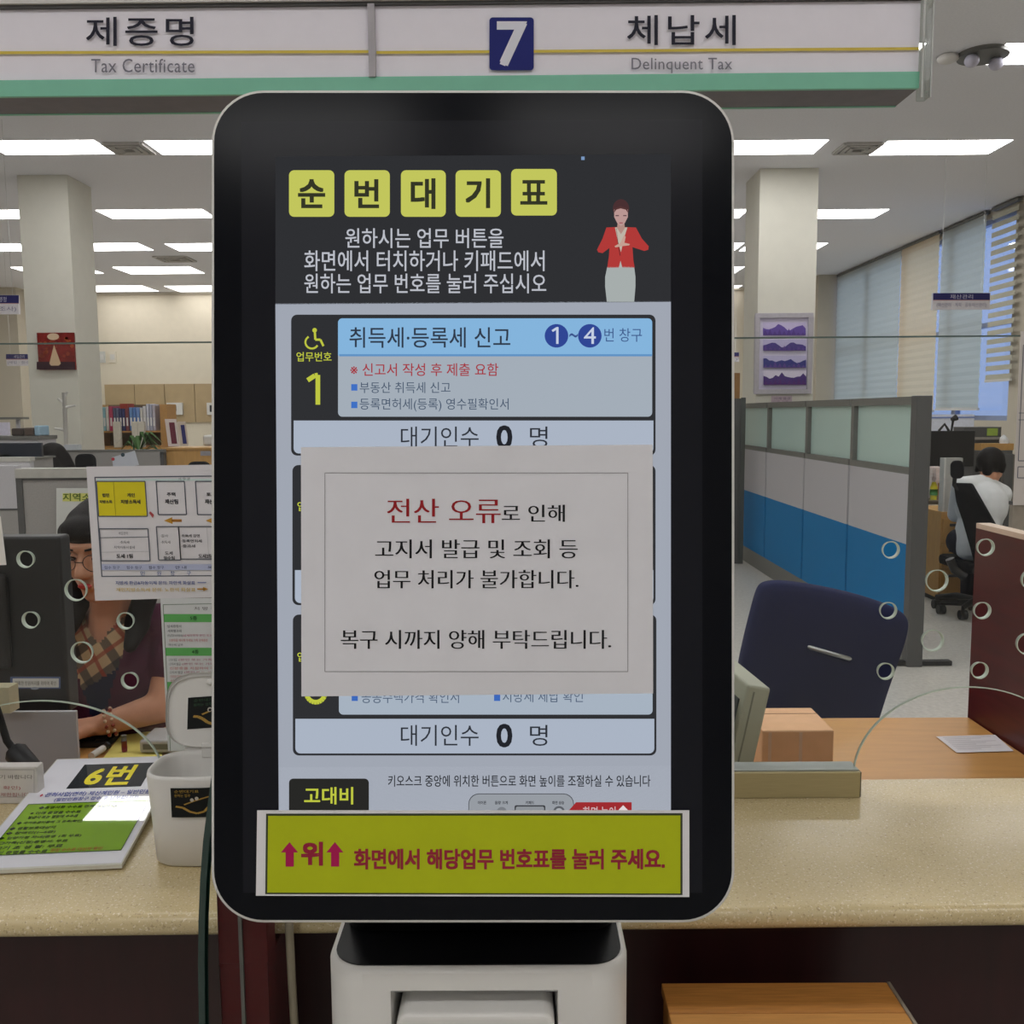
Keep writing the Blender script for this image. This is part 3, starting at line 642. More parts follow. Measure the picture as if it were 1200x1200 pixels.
def decal(P, n, name, par):
    s = Sheet(P, n, .0003, flat); s.lay = 1; s.rect(0, 0, 1, 1, (22, 24, 24)).up()
    s.text('순번대기표', .12, .06, .62, .15, (54, 84, 58)).text('원하는 업무', .12, .2, .5, .29, (54, 84, 58))
    cu = [(.12, .60), (.22, .62), (.32, .70), (.42, .82), (.55, .90), (.68, .88), (.80, .74), (.86, .55), (.90, .34), (.97, .2)]
    s.poly([(.5, .74), (.64, .58), (.78, .52), (.74, .7), (.62, .82)], (110, 30, 36)).line(cu, .075, (168, 136, 66)).line([(.3, .56), (.55, .42), (.86, .28)], .05, (168, 136, 66)).up()
    for x in (.46, .57): s.disc(x, .42 - (x - .46) * .5, .05, (190, 186, 176), 14, .07).up().disc(x + .005, .43 - (x - .46) * .5, .03, (40, 36, 36), 12, .045)
    s.build(name, par)
lidn = (LT.to_3x3() @ V((0, -1, 0)))
decal(lambda u, v: LT @ V((-.030 + .062 * u, -.0085, .066 - .040 * v + .004 * u)), lidn, 'sticker', lid)
def bodyP(u, v):
    x = -.018 + .056 * u; a = abs(x / (hw - .001)) ** 3.2; yy = -(hd) * (1 - min(a, .95)) ** (1 / 3.2)
    return V((bc.x + x, bc.y + yy - .0006, CZ + hh - .012 - .036 * v))
s = Sheet(bodyP, (0, -1, 0), .0003, flat)
NX = 12
for i in range(NX): s.rect(i / NX, 0, (i + 1) / NX, 1, (22, 24, 24))
s.up(2).text('순번대기표', .08, .06, .6, .16, (170, 140, 60)).text('원하는 업무', .08, .2, .42, .3, (170, 140, 60)).line([(.1, .62), (.25, .66), (.4, .8), (.55, .86), (.7, .8), (.82, .6), (.9, .36)], .06, (168, 136, 66)).line([(.28, .56), (.52, .42), (.8, .3)], .04, (168, 136, 66))
for x in (.45, .55): s.disc(x, .4 - (x - .45) * .5, .04, (190, 186, 176), 12, .06)
s.build('sticker', t)
# ================================================================== LEFT DESK THINGS
my = 1.75
t = thing('monitor', 'back of a large black monitor with small white label strip', 'monitor', (X(-120, my, 720), my, DZ))
xa, xb = X(-230, my, 720), X(74.5, my, 720); za, zb1 = Z(836, my, 0), Z(629, my, 0)
B(xa, xb, my, my + .045, za, zb1).build('back_shell', M['black'], t, .006, 3)
B(xa + .1, xb - .1, my - .015, my, za + .09, zb1 - .07).build('vent_bulge', M['black'], t, .01, 3)
B((xa + xb) / 2 - .04, (xa + xb) / 2 + .04, my + .01, my + .04, DZ, za + .1).build('stand', M['black'], t)
B((xa + xb) / 2 - .13, (xa + xb) / 2 + .13, my - .06, my + .13, DZ, DZ + .012).build('foot', M['black'], t)
s_ = Sheet(yplane(my - .0006), BACKN, .0005, flat); s_.rect(12, 793, 71, 807, (96, 112, 150)).up().rect(15, 795, 69, 805.5, (226, 226, 222)).up().text('정확한 민원처리를 위하여 확인', 18, 798, 66, 803, (90, 84, 60)); s_.disc(41, 806.5, 5, (150, 160, 180), 12, 1.6)
s_.build('label_strip', t)
py_ = 1.60
t = thing('desk_screen', 'pale grey upright desk board standing before the black monitor', 'board', (X(-30, py_, 860), py_, DZ))
xa, xb = X(-170, py_, 860), X(90, py_, 860); zt_ = Z(834, py_, 40)
B(xa, xb, py_, py_ + .008, DZ + .01, zt_).build('board', mat('pale_grey_case', (186, 186, 190), .5, 0, .3, .02, 12), t, .001)
B(xa, xb, py_ - .02, py_ + .03, DZ, DZ + .01).build('foot', M['mgrey'], t)
inst(B(X(-18, 1.55, 820), X(11, 1.55, 820), 1.55, 1.58, Z(836, 1.55, 0), Z(806, 1.55, 0)).build('wall_plug', mat('ivory_plug', (200, 192, 160), .5), loc=(X(0, 1.55), 1.55, Z(836, 1.55))), 'ivory plastic plug block at the left edge under the monitor', 'plug')
q = [atz(144, 858, DZ + .004), atz(190, 857, DZ + .004), atz(190, 892, DZ + .004), atz(118, 892, DZ + .004)]
s_ = Sheet(QP(q), (0, 0, 1), .0004, flat); s_.rect(0, 0, 1, 1, (226, 212, 120)); inst(s_.build('yellow_memo'), 'pale yellow paper lying on the woman\'s desk', 'paper')
c = atz(146, 880, DZ + .006)
t = thing('stamp', 'small dark red capped stamp standing on the yellow paper', 'stamp', (c.x, c.y, DZ + .005))
MB().cyl((c.x, c.y, DZ + .0055), (c.x, c.y, DZ + .03), .006).build('barrel', mat('dark_red_plastic', (112, 26, 26), .35), t); MB().cyl((c.x, c.y, DZ + .03), (c.x, c.y, DZ + .042), .0055).build('cap', M['mgrey'], t)
c = atz(170, 880, DZ)
t = thing('pen_tray', 'light grey plastic tray on the desk beside the candy box', 'tray', (c.x, c.y, DZ))
B(c.x - .0, c.x + .1, c.y - .03, c.y + .06, DZ + .006, DZ + .034).build('tray_body', mat('tray_grey', (176, 176, 176), .4), t, .004); B(c.x + .008, c.x + .09, c.y - .0305, c.y - .03, DZ + .014, DZ + .026).build('slot', M['mgrey'], t)
a, b = atz(107, 886, DZ + .012), atz(121, 877, DZ + .012)
t = thing('marker_pen', 'white marker pen lying beside the woman\'s wrist', 'pen', (a.x, a.y, DZ)); MB().cyl(a, b, .0075).build('barrel', M['white'], t); MB().cyl(b, b + (b - a).normalized() * .02, .0078).build('cap', M['black'], t)
c = atz(112, 868, DZ)
t = thing('keyboard', 'black keyboard on the desk under the woman\'s hands', 'keyboard', (c.x - .12, c.y + .03, DZ))
B(c.x - .30, c.x + .05, c.y - .05, c.y + .02, DZ, DZ + .014).build('base', M['black'], t, .003)
kb_ = MB()
for i in range(14):
    for j in range(3): kb_.box(c.x - .295 + i * .0242, c.x - .275 + i * .0242, c.y - .045 + j * .021, c.y - .027 + j * .021, DZ + .014, DZ + .019)
kb_.build('keys', M['rubber'], t)
# ================================================================== PEOPLE
def remesh(mb, voxel, it=6):
    me = bpy.data.meshes.new('figure'); me.from_pydata([tuple(p) for p in mb.v], [], mb.f)
    o = bpy.data.objects.new('figure', me); COL.objects.link(o)
    r = o.modifiers.new('r', 'REMESH'); r.mode = 'VOXEL'; r.voxel_size = voxel
    s = o.modifiers.new('s', 'SMOOTH'); s.iterations = it; s.factor = .5
    m2 = bpy.data.meshes.new_from_object(o.evaluated_get(bpy.context.evaluated_depsgraph_get()))
    bpy.data.objects.remove(o)
    return m2
def link_mesh(me, name, mats, parent, keep=None, pick=None):
    me = me.copy()
    if keep:
        bm = bmesh.new(); bm.from_mesh(me)
        bmesh.ops.delete(bm, geom=[f for f in bm.faces if not keep(f.calc_center_median())], context='FACES'); bm.to_mesh(me); bm.free()
    me.transform(Matrix.Translation(-parent.location)); me.materials.clear()
    for m in (mats if isinstance(mats, list) else [mats]): me.materials.append(m)
    for p in me.polygons: p.use_smooth = True
    o = bpy.data.objects.new(name, me); COL.objects.link(o); o.parent = parent; return o
def head_shapes(mb, H):
    mb.ell((0, .012, .03), (.074, .094, .088), 0, H); mb.ell((0, -.022, -.03), (.060, .070, .082), 0, H); mb.ell((0, -.048, -.083), (.036, .036, .030), 0, H)
    mb.ell((.036, -.058, -.022), (.026, .028, .028), 0, H); mb.ell((-.036, -.058, -.022), (.026, .028, .028), 0, H)
    mb.cap(H @ V((0, -.088, .012)), .009, H @ V((0, -.106, -.026)), .013); mb.ell((0, -.084, .03), (.05, .014, .014), 0, H)
    for s in (-1, 1): mb.ell((s * .075, .012, -.012), (.010, .020, .030), 0, H); mb.ell((s * .010, -.098, -.03), (.009, .010, .007), 0, H)
    mb.ell((0, -.084, -.058), (.024, .014, .012), 0, H)
def hand(mb, wrist, dirv, up, s=1.0):
    d = V(dirv).normalized(); u = V(up).normalized(); side = d.cross(u).normalized(); w0 = V(wrist)
    pal = w0 + d * .05
    mb.cap(w0, .021 * s, pal, .024 * s)
    for i, (o, l) in enumerate(((-.027, .062), (-.009, .072), (.010, .068), (.027, .054))):
        k0 = w0 + d * .075 + side * o; k1 = k0 + d * l * .5 - u * .006; k2 = k1 + d * l * .42 - u * .022
        mb.cap(w0 + d * .03 + side * o * .6, .013, k0, .0105); mb.cap(k0, .010, k1, .0085); mb.cap(k1, .0085, k2, .0072)
    th = w0 + d * .025 - side * .026; t1 = th + d * .028 - side * .022 - u * .006; t2 = t1 + d * .028 - side * .004 - u * .008
    mb.cap(th, .014, t1, .011); mb.cap(t1, .0105, t2, .009)
# --- woman at the left counter
hc = at(123, 643, 2.13); bxw = hc.x - .027
H = Matrix.Translation(hc) @ Matrix.Rotation(math.radians(-8), 4, 'Z') @ Matrix.Rotation(math.radians(10), 4, 'X')
nk = V((bxw + .008, 2.19, 1.025)); ch = V((bxw + .012, 2.22, .90)); pv = V((bxw + .02, 2.30, .50))
shR = V((bxw + .172, 2.21, .995)); shL = V((bxw - .165, 2.21, .995))
elR = at(190, 828, 2.12); wrR = at(119, 857, 2.07); wrR.z = max(wrR.z, DZ + .046); elR.z = max(elR.z, DZ + .055)
elL = V((bxw - .20, 2.12, .83)); wrL = V((wrR.x - .14, 2.02, DZ + .05))
t = thing('person', 'seated woman with long dark hair, maroon cardigan and plaid collar, arm on desk', 'person', (pv.x, pv.y, 0))
bd = MB(); head_shapes(bd, H)
bd.cap(H @ V((0, .012, -.06)), .047, nk, .05); bd.cap(nk, .055, ch, .10)
bd.ell(ch + V((0, 0, -.03)), (.150, .095, .15)); bd.cap(ch + V((0, .01, -.1)), .11, pv, .13)
for a, e_, w_ in ((shR, elR, wrR), (shL, elL, wrL)):
    bd.cap(nk + V((0, .02, -.02)), .045, a, .05); bd.cap(a, .05, e_, .038); bd.cap(e_, .038, w_, .025)
hand(bd, wrR, V((-1, -.25, -.12)), V((0, .05, 1))); hand(bd, wrL, V((.25, -1, -.05)), V((0, 0, 1)))
for s_x in (-1, 1):
    hip = pv + V((s_x * .09, 0, 0)); kn = pv + V((s_x * .10, -.42, .02)); ft = V((kn.x, kn.y - .02, .06))
    bd.cap(hip, .085, kn, .06); bd.cap(kn, .058, ft, .04); bd.cap(ft + V((0, .02, -.02)), .035, ft + V((0, -.12, -.03)), .028)
bme = remesh(bd, .0055, 5)
body = link_mesh(bme, 'body', M['skin'], t)
cl = MB()
cl.cap(nk + V((0, .005, -.03)), .07, ch, .112); cl.ell(ch + V((0, 0, -.03)), (.163, .108, .16)); cl.cap(ch + V((0, .01, -.1)), .122, pv, .14)
for a, e_ in ((shR, elR), (shL, elL)):
    cl.cap(nk + V((0, .02, -.03)), .052, a, .062); cl.cap(a, .062, a + (e_ - a) * .50, .056)
cme = remesh(cl, .0065, 6)
def vee(c): return abs(c.x - nk.x + .012) < max(0, (c.z - .755) * .30) and c.y < ch.y - .02
def skinvee(c): return abs(c.x - nk.x + .006) < max(0, (c.z - .975) * .85) and c.y < nk.y + .02
def topcut(c): return c.z < nk.z + .03
link_mesh(cme, 'cardigan', M['cardi'], t, lambda c: topcut(c) and not vee(c) and not skinvee(c))
ble = link_mesh(cme, 'plaid_collar', [M['plaid'], M['plum']], t, lambda c: topcut(c) and vee(c) and not skinvee(c))
inst(ble, 'tan plaid collar over navy blouse')
for p in ble.data.polygons:
    cc = p.center + t.location; dx = cc.x - nk.x
    p.material_index = 1 if cc.z < .895 + dx * .6 else 0
tr = MB()
for s_x in (-1, 1):
    hip = pv + V((s_x * .09, 0, 0)); kn = pv + V((s_x * .10, -.42, .02)); ft = V((kn.x, kn.y - .02, .09)); tr.cap(hip, .095, kn, .07); tr.cap(kn, .068, ft, .05)
link_mesh(remesh(tr, .012, 4), 'trousers', M['trousers'], t)
hr = MB()
hr.ell((0, .022, .034), (.086, .102, .090), 0, H)
hr.ell((0, -.055, .062), (.062, .046, .036), 0, H); hr.ell((0, .005, .055), (.080, .092, .062), 0, H)                       # fringe
for s_x in (-1, 1):
    hr.cap(H @ V((s_x * .052, -.048, .055)), .023, H @ V((s_x * .070, -.018, -.02)), .020)
    hr.cap(H @ V((s_x * .058, .012, .045)), .030, H @ V((s_x * .080, .012, -.11)), .028)
    hr.cap(H @ V((s_x * .080, .012, -.11)), .028, nk + V((s_x * .080, -.055, -.005)), .028)
    hr.cap(nk + V((s_x * .085, -.055, -.005)), .028, nk + V((s_x * .078, -.09, -.05)), .016)
hr.cap(H @ V((0, .07, .02)), .07, nk + V((0, .08, -.05)), .06)
link_mesh(remesh(hr, .006, 5), 'hair', M['hair'], t)
for s_x in (-1, 1):
    MB().ell((s_x * .031, -.0835, .004), (.0125, .006, .0052), 0, H).build('eye', mat('eye_dark', (44, 32, 30), .2), body)
    MB().tube([H @ V((s_x * .014, -.096, .027)), H @ V((s_x * .032, -.094, .031)), H @ V((s_x * .048, -.084, .026))], [.0022, .003, .0018]).build('eyebrow', M['hair'], body)
MB().ell((0, -.0965, -.056), (.0165, .0065, .007), 0, H).build('lips', M['lips'], body)
gl = MB()
for s_x in (-1, 1):
    ring = [H @ V((s_x * .033 + .024 * math.cos(a), -.103 + .010 * abs(math.cos(a)) * (1 if math.cos(a) * s_x > 0 else 0), .0 + .019 * math.sin(a))) for a in [6.2832 * i / 20 for i in range(21)]]
    gl.tube(ring, .0009, 0, 6); gl.tube([H @ V((s_x * .057, -.092, .004)), H @ V((s_x * .08, .01, .004))], .0011, 0, 6)
gl.tube([H @ V((-.009, -.103, .002)), H @ V((.009, -.103, .002))], .0011, 0, 6)
gl.build('glasses', mat('dark_wire', (70, 56, 50), .3, .5), t)
bv = (elR - wrR).normalized()
for k, off in enumerate((.012, .026)):
    c0 = wrR + bv * off; aa = bv.cross(V((0, 0, 1))).normalized(); ab = aa.cross(bv)
    br_ = MB()
    for i in range(14):
        a = 6.2832 * i / 14; br_.ell(c0 + (aa * math.cos(a) + ab * math.sin(a)) * (.029 + .0015 * k), (.0042,) * 3, (i % 3 == 0) * 1, None, 8, 6)
    br_.build('bracelet', [mat('pale_bead', (220, 190, 160), .3), mat('red_bead', (150, 66, 50), .3)], t)
# --- office chair builder
def office_chair(name, label, x, y, rot, m_, hi=True, arms=True, seatz=.46):
    t = thing(name, label, 'chair', (x, y, 0)); t.rotation_euler = (0, 0, rot)
    def part(mb, nm, mt, par=None, bevel=0):
        o = mb.build(nm, mt, par or t, bevel, 3, loc=(0, 0, 0)); return o
    part(MB().box(-.25, .25, -.24, .24, seatz - .04, seatz + .035), 'seat', m_, None, .03)
    bw = .23; T = Matrix.Translation((0, .25, seatz + .05)) @ Matrix.Rotation(math.radians(-12), 4, 'X')
    h_ = .56 if hi else .42
    P = rr2(-bw, .0, bw, h_, .09, 6)
    part(MB().prism([T @ V((a, -.025 - .05 * (1 - (a / bw) ** 2) * .0, b)) for a, b in P], [T @ V((a, .03 + .02 * (1 - (a / bw) ** 2), b)) for a, b in P]), 'backrest', m_, None, .012)
    part(MB().cyl((0, 0, .12), (0, 0, seatz - .04), .03), 'gas_column', M['black'])
    part(MB().box(-.04, .04, .05, .33, seatz - .06, seatz - .03).box(-.04, .04, .29, .33, seatz - .06, seatz + .14), 'back_bracket', M['black'])
    for k in range(5):
        a = 2 * math.pi * k / 5 + .3; d = V((math.cos(a), math.sin(a), 0))
        lg = part(MB().tube([V((0, 0, .12)), d * .17 + V((0, 0, .11)), d * .29 + V((0, 0, .075))], [.03, .022, .017]), 'leg', M['black'])
        part(MB().cyl(d * .29 + V((-d.y * .025, d.x * .025, .032)), d * .29 + V((d.y * .025, -d.x * .025, .032)), .032).cyl(d * .29 + V((0, 0, .04)), d * .29 + V((0, 0, .085)), .01), 'caster', M['black'], lg)
    if arms:
        for s in (-1, 1):
            part(MB().tube([(s * .25, .1, seatz), (s * .30, .08, seatz + .08), (s * .30, .02, seatz + .2), (s * .29, -.1, seatz + .21), (s * .29, -.2, seatz + .205)], [.016, .016, .018, .02, .016]), 'armrest', M['black'])
    return t
# navy chair at counter 7
chY = 2.72
P = [(897, 681), (925, 680), (1000, 694), (1050, 711), (1065, 722), (1067, 735), (1060, 760), (1045, 800), (1033, 838), (1020, 880), (880, 880), (864, 840), (862, 800), (872, 752), (884, 705), (889, 688)]
fp = yplane(chY)
t = thing('office_chair', 'empty navy fabric office chair with silver handle behind the right desk', 'chair', (X(965, chY, 800), chY, 0))
A = [fp(x, y) for x, y in P]
cA = sum(A, V((0, 0, 0))) / len(A)
mbk = MB(); ringB = [cA + (p - cA) * .93 + V((0, -.028, 0)) for p in A]; ringC = [p + V((0, .035, 0)) for p in A]; ringD = [cA + (p - cA) * .9 + V((0, .075, 0)) for p in A]
mbk.prism(ringB, A, 0, True, False); mbk.prism(A, ringC, 0, True, False); mbk.prism(ringC, ringD, 0, True, False); nn = len(A)
mbk.add(ringB, [tuple(reversed(range(nn)))], 0, True); mbk.add(ringD, [tuple(range(nn))], 0, True)
bko = mbk.build('backrest', M['navy'], t); sd = bko.modifiers.new('s', 'SUBSURF'); sd.levels = 2; sd.render_levels = 2
MB().tube([fp(943, 754.5) + V((0, -.034, 0)), fp(945, 755) + V((0, -.04, 0)), fp(990, 768) + V((0, -.04, 0)), fp(992, 768.5) + V((0, -.034, 0))], [.004, .0065, .0065, .004]).build('handle', M['alu'], t)
cx_ = t.location.x
MB().ell((fp(925, 838).x, chY - .045, fp(925, 838).z - .02), (.075, .03, .05)).build('back_bracket', M['black'], t)
B(cx_ - .25, cx_ + .2, chY + .04, chY + .5, .42, .50).build('seat', M['navy'], t, .03)
MB().cyl((cx_, chY + .25, .1), (cx_, chY + .25, .42), .03).build('gas_column', M['black'], t)
for k in range(5):
    a = 2 * math.pi * k / 5 + .2; d = V((math.cos(a), math.sin(a), 0)); c0 = V((cx_, chY + .25, 0))
    lg = MB().tube([c0 + V((0, 0, .12)), c0 + d * .28 + V((0, 0, .075))], [.03, .018]).build('leg', M['black'], t); MB().cyl(c0 + d * .28 + V((-d.y * .025, d.x * .025, .032)), c0 + d * .28 + V((d.y * .025, -d.x * .025, .032)), .032).build('caster', M['black'], lg)
office_chair('office_chair', 'dark chair hidden under the seated woman in maroon', pv.x, pv.y + .02, 0, M['mesh_black'], False, False, .36)
# --- man at the window desk (seen from behind), his chair
ky = 6.75
mh = at(1161, 548, ky)
Hm = Matrix.Translation(mh) @ Matrix.Rotation(math.radians(140), 4, 'Z') @ Matrix.Rotation(math.radians(22), 4, 'X') @ Matrix.Scale(1.10, 4)
mn = at(1152, 565, ky - .05); mc = at(1149, 588, ky - .08); mp = V((mc.x - .05, ky - .12, .56))
t = thing('person', 'man in white shirt bent over his desk by the window, seen from behind', 'person', (mp.x, mp.y, 0))
bd = MB(); head_shapes(bd, Hm); bd.cap(Hm @ V((0, .012, -.06)), .052, mn, .056); bd.cap(mn, .06, mc, .11); bd.ell(mc + V((0, 0, -.03)), (.16, .13, .16)); bd.cap(mc + V((0, 0, -.1)), .12, mp, .13)
fd = V((.55, .8, 0)).normalized(); sd_ = V((fd.y, -fd.x, 0))
sA = at(1127, 570, ky - .1); sB = at(1174, 579, ky - .02)
for s_, e_, w_ in ((sA, sA + V((.05, .18, -.22)), sA + V((.22, .42, -.16))), (sB, sB + V((.02, .14, -.24)), sB + V((.06, .4, -.14)))):
    bd.cap(mn, .05, s_, .055); bd.cap(s_, .055, e_, .042); bd.cap(e_, .04, w_, .028); hand(bd, w_, fd, V((0, 0, 1)))
for s in (-1, 1):
    hip = mp + sd_ * s * .09; kn = hip + fd * .42 + V((0, 0, .0)); ft = V((kn.x, kn.y, .07))
    bd.cap(hip, .09, kn, .065); bd.cap(kn, .06, ft, .045); bd.cap(ft, .04, ft + fd * .14 - V((0, 0, .03)), .035)
body = link_mesh(remesh(bd, .009, 4), 'body', M['skin'], t)
cl = MB(); cl.cap(mn + V((0, 0, -.02)), .075, mc, .125); cl.ell(mc + V((.01, 0, -.03)), (.182, .145, .185)); cl.cap(mc + V((0, 0, -.1)), .138, mp, .145)
for s_, e_ in ((sA, sA + V((.05, .18, -.22))), (sB, sB + V((.02, .14, -.24)))): cl.cap(mn, .058, s_, .07); cl.cap(s_, .07, e_, .058)
link_mesh(remesh(cl, .010, 4), 'shirt', M['shirt'], t)
tr = MB()
for s in (-1, 1):
    hip = mp + sd_ * s * .09; kn = hip + fd * .42; ft = V((kn.x, kn.y, .1)); tr.cap(hip, .1, kn, .075); tr.cap(kn, .07, ft, .055)
link_mesh(remesh(tr, .012, 4), 'trousers', M['trousers'], t)
hr = MB(); hr.ell((0, .025, .038), (.088, .100, .092), 0, Hm); hr.cap(Hm @ V((0, .07, .0)), .055, Hm @ V((0, .07, -.05)), .035)
for s in (-1, 1): hr.cap(Hm @ V((s * .07, .0, .02)), .025, Hm @ V((s * .076, .02, -.03)), .016)
link_mesh(remesh(hr, .009, 3), 'hair', M['hair'], t)
# man's black chair with tall back and headrest
oc = thing('office_chair', 'black high-backed office chair with headrest, under the man by the window', 'chair', (at(1128, 716, ky).x + .12, ky - .1, 0))
bx = yplane(ky - .33); bc_ = yplane(ky - .27)
pts = [(1117, 566), (1120, 588), (1128, 612), (1136, 640), (1143, 668)]
mbk = MB(); W2 = [.11, .16, .19, .19, .15]
L1 = []; 
for (x, y), w2 in zip(pts, W2): p = bx(x, y); L1.append((p, w2))
dirw = V((.72, -.50, 0)).normalized(); thk = V((.5, .72, 0)).normalized() * .05
va = [p for p, w2 in L1] + [p + dirw * w2 * 1.1 for p, w2 in L1]; n5 = len(pts)
loopA = [L1[i][0] for i in range(n5)] + [L1[i][0] + dirw * L1[i][1] * 1.05 for i in reversed(range(n5))]
mbk.prism(loopA, [p + thk for p in loopA]); mbk.build('backrest', M['mesh_black'], oc, .012, 3)
hp = rr2(1113.5, 540, 1129.5, 561, 6, 5); MB().prism([bx(x, y) for x, y in hp], [bx(x, y) + V((.03, .06, 0)) for x, y in hp]).build('headrest', M['mesh_black'], oc, .008)
MB().tube([bx(1119, 560), bx(1118, 568), bx(1124, 576)], .014).build('headrest_stem', M['black'], oc)
ox, oy = oc.location.x, oc.location.y
B(ox - .24, ox + .26, oy - .2, oy + .28, .36, .44).build('seat', M['mesh_black'], oc, .03)
MB().tube([bx(1143, 668), V((ox - .05, oy - .18, .34)), V((ox, oy, .34))], .03).build('back_bracket', M['black'], oc)
MB().cyl((ox, oy, .1), (ox, oy, .36), .032).build('gas_column', M['black'], oc)
MB().tube([bx(1113, 655), bx(1119, 668), bx(1130, 676)], .03).build('armrest', M['black'], oc)
for k, (cpx, cpy) in enumerate(((1097, 713), (1128, 726))):
    c0 = atz(cpx, cpy, 0.0); lg = MB().tube([V((ox, oy, .12)), V((c0.x * .6 + ox * .4, c0.y * .6 + oy * .4, .13)), V((c0.x, c0.y, .09))], [.03, .024, .018]).build('leg', M['black'], oc)
    MB().cyl((c0.x - .025, c0.y, .034), (c0.x + .025, c0.y, .034), .034).cyl((c0.x, c0.y, .05), (c0.x, c0.y, .1), .012).build('caster', M['black'], lg)
for a in (.2, 1.4, 2.5):
    d = V((math.cos(a), math.sin(a), 0)); c0 = V((ox, oy, 0)) + d * .3; lg = MB().tube([V((ox, oy, .12)), V((c0.x, c0.y, .085))], [.03, .018]).build('leg', M['black'], oc); MB().cyl((c0.x - .025, c0.y, .034), (c0.x + .025, c0.y, .034), .034).build('caster', M['black'], lg)
# ================================================================== RIGHT OFFICE
# blue partition
bxp = X(1063, 5.5, 560); bth = .078
def yof(px): return atx(px, 520, bxp).y
t = thing('partition', 'long cubicle partition with frosted panes, grey band and blue base', 'partition', (bxp + .04, 5.5, 0))
ed = [5.44, yof(996.5), yof(943.5), yof(898.5), yof(866)]; z0, z1, z2, z3, z4 = .15, .715, 1.165, 1.53, 1.578
for i in range(4):
    a, b = ed[i], ed[i + 1]
    B(bxp, bxp + bth, a + .03, b - .005, z0, z1).build('blue_panel', M['blue'], t); B(bxp, bxp + bth, a + .03, b - .005, z1, z2 - .04).build('grey_panel', M['lgrey'], t)
    pn = MB().box(bxp, bxp + bth, a + .03, b, z2 - .04, z2).box(bxp, bxp + bth, a + .03, b, z3, z4).box(bxp, bxp + bth, b - .05, b, z2, z3)
    if i == 0: pass
    pf = pn.build('pane_frame', M['mgrey'], t); B(bxp + .03, bxp + .045, a + .03, b - .05, z2, z3).build('frosted_pane', M['frost'], pf)
B(bxp - .006, bxp + bth + .006, ed[0] - .05, ed[0] + .03, 0, z4 + .003).build('end_post', M['dgrey'], t, .004)
B(bxp, bxp + bth, ed[0] + .03, ed[4], .0, z0).build('base', M['mgrey'], t)
B(bxp - .16, bxp + .27, ed[0] - .03, ed[0] + .02, 0, .03).build('foot', M['black'], t, .006)
dy = 9.2
t = thing('partition', 'dark grey partition end standing just right of the kiosk', 'partition', (X(866, dy), dy, 0))
B(X(800, dy), X(872.5, dy), dy, dy + .06, 0, Z(467, dy, 866)).build('panel', M['dgrey'], t); B(X(868, dy), X(873.5, dy), dy - .01, dy, 0, Z(466, dy, 866)).build('end_post', mat('slate_trim', (74, 78, 76), .5), t)
dy = 12.5
t = thing('wood_cabinet', 'brown wooden cabinet top rising above the dark partition end', 'cabinet', (X(850, dy), dy, 0))
B(X(800, dy), X(866.5, dy), dy, dy + .45, 0, Z(437, dy, 866)).build('carcass', mat('brown_wood', (150, 110, 62), .5), t); B(X(801, dy), X(865, dy), dy - .015, dy, .1, Z(440, dy, 866)).build('door', mat('brown_wood', (150, 110, 62), .5), t)
# blinds
def blind(px0, px1, zb, c, label, slat=False):
    bx_ = XR - .06
    y0, y1 = atx(px0, 420, bx_).y, atx(px1, 420, bx_).y
    if y0 > y1: y0, y1 = y1, y0
    t = thing('window_blind', label, 'blind', (bx_, (y0 + y1) / 2, zb))
    B(bx_ - .02, bx_ + .04, y0, y1, 3.95, 3.985).build('head_rail', M['mgrey'], t)
    mb = MB(); k = int((3.95 - zb) / .105)
    fm = mat('blind_%d_%d_%d' % c, c, .9, 0, .1, .03, 20)
    nt = fm.node_tree; b_ = nt.nodes['Principled BSDF']
    if not slat and not [n for n in nt.nodes if n.type == 'MIX_SHADER']:
        tl = nt.nodes.new('ShaderNodeBsdfTranslucent'); tl.inputs[0].default_value = (1.0, .84, .52, 1) if c[2] > 195 else (1.0, .80, .42, 1); mx = nt.nodes.new('ShaderNodeMixShader'); mx.inputs[0].default_value = .5
        nt.links.new(b_.outputs[0], mx.inputs[1]); nt.links.new(tl.outputs[0], mx.inputs[2]); nt.links.new(mx.outputs[0], [n for n in nt.nodes if n.type == 'OUTPUT_MATERIAL'][0].inputs[0])
    for i in range(k):
        za = zb + (3.95 - zb) * i / k; ze = zb + (3.95 - zb) * (i + 1) / k
        if slat: mb.box(bx_ - .004, bx_, y0, y1, za, za + (ze - za) * .56)
        else:
            zz = [za, za + (ze - za) * .5, ze]; xx = [bx_, bx_ - .008, bx_]
            mb.add([(x, y, z) for x, z in zip(xx, zz) for y in (y0, y1)], [(0, 1, 3, 2), (2, 3, 5, 4)])
    mb.build('fabric', fm, t)
    B(bx_ - .015, bx_ + .015, y0, y1, zb - .03, zb).build('bottom_rail', M['white'], t)
grB = (196, 204, 204); 
blind(979, 1012.5, 1.42, grB, 'pale grey-green window blind farthest back beside the wall corner')
blind(1012.5, 1052, 1.42, grB, 'pale grey window blind left of the cream one')
blind(1052.5, 1096, 1.50, (244, 222, 192), 'warm cream window blind between two grey ones')
blind(1099, 1149, 1.52, grB, 'pale grey window blind right of the cream one, behind hanging sign')
blind(1156, 1186, 1.87, (190, 188, 172), 'half-raised striped window blind at the right, showing blue sky', True)
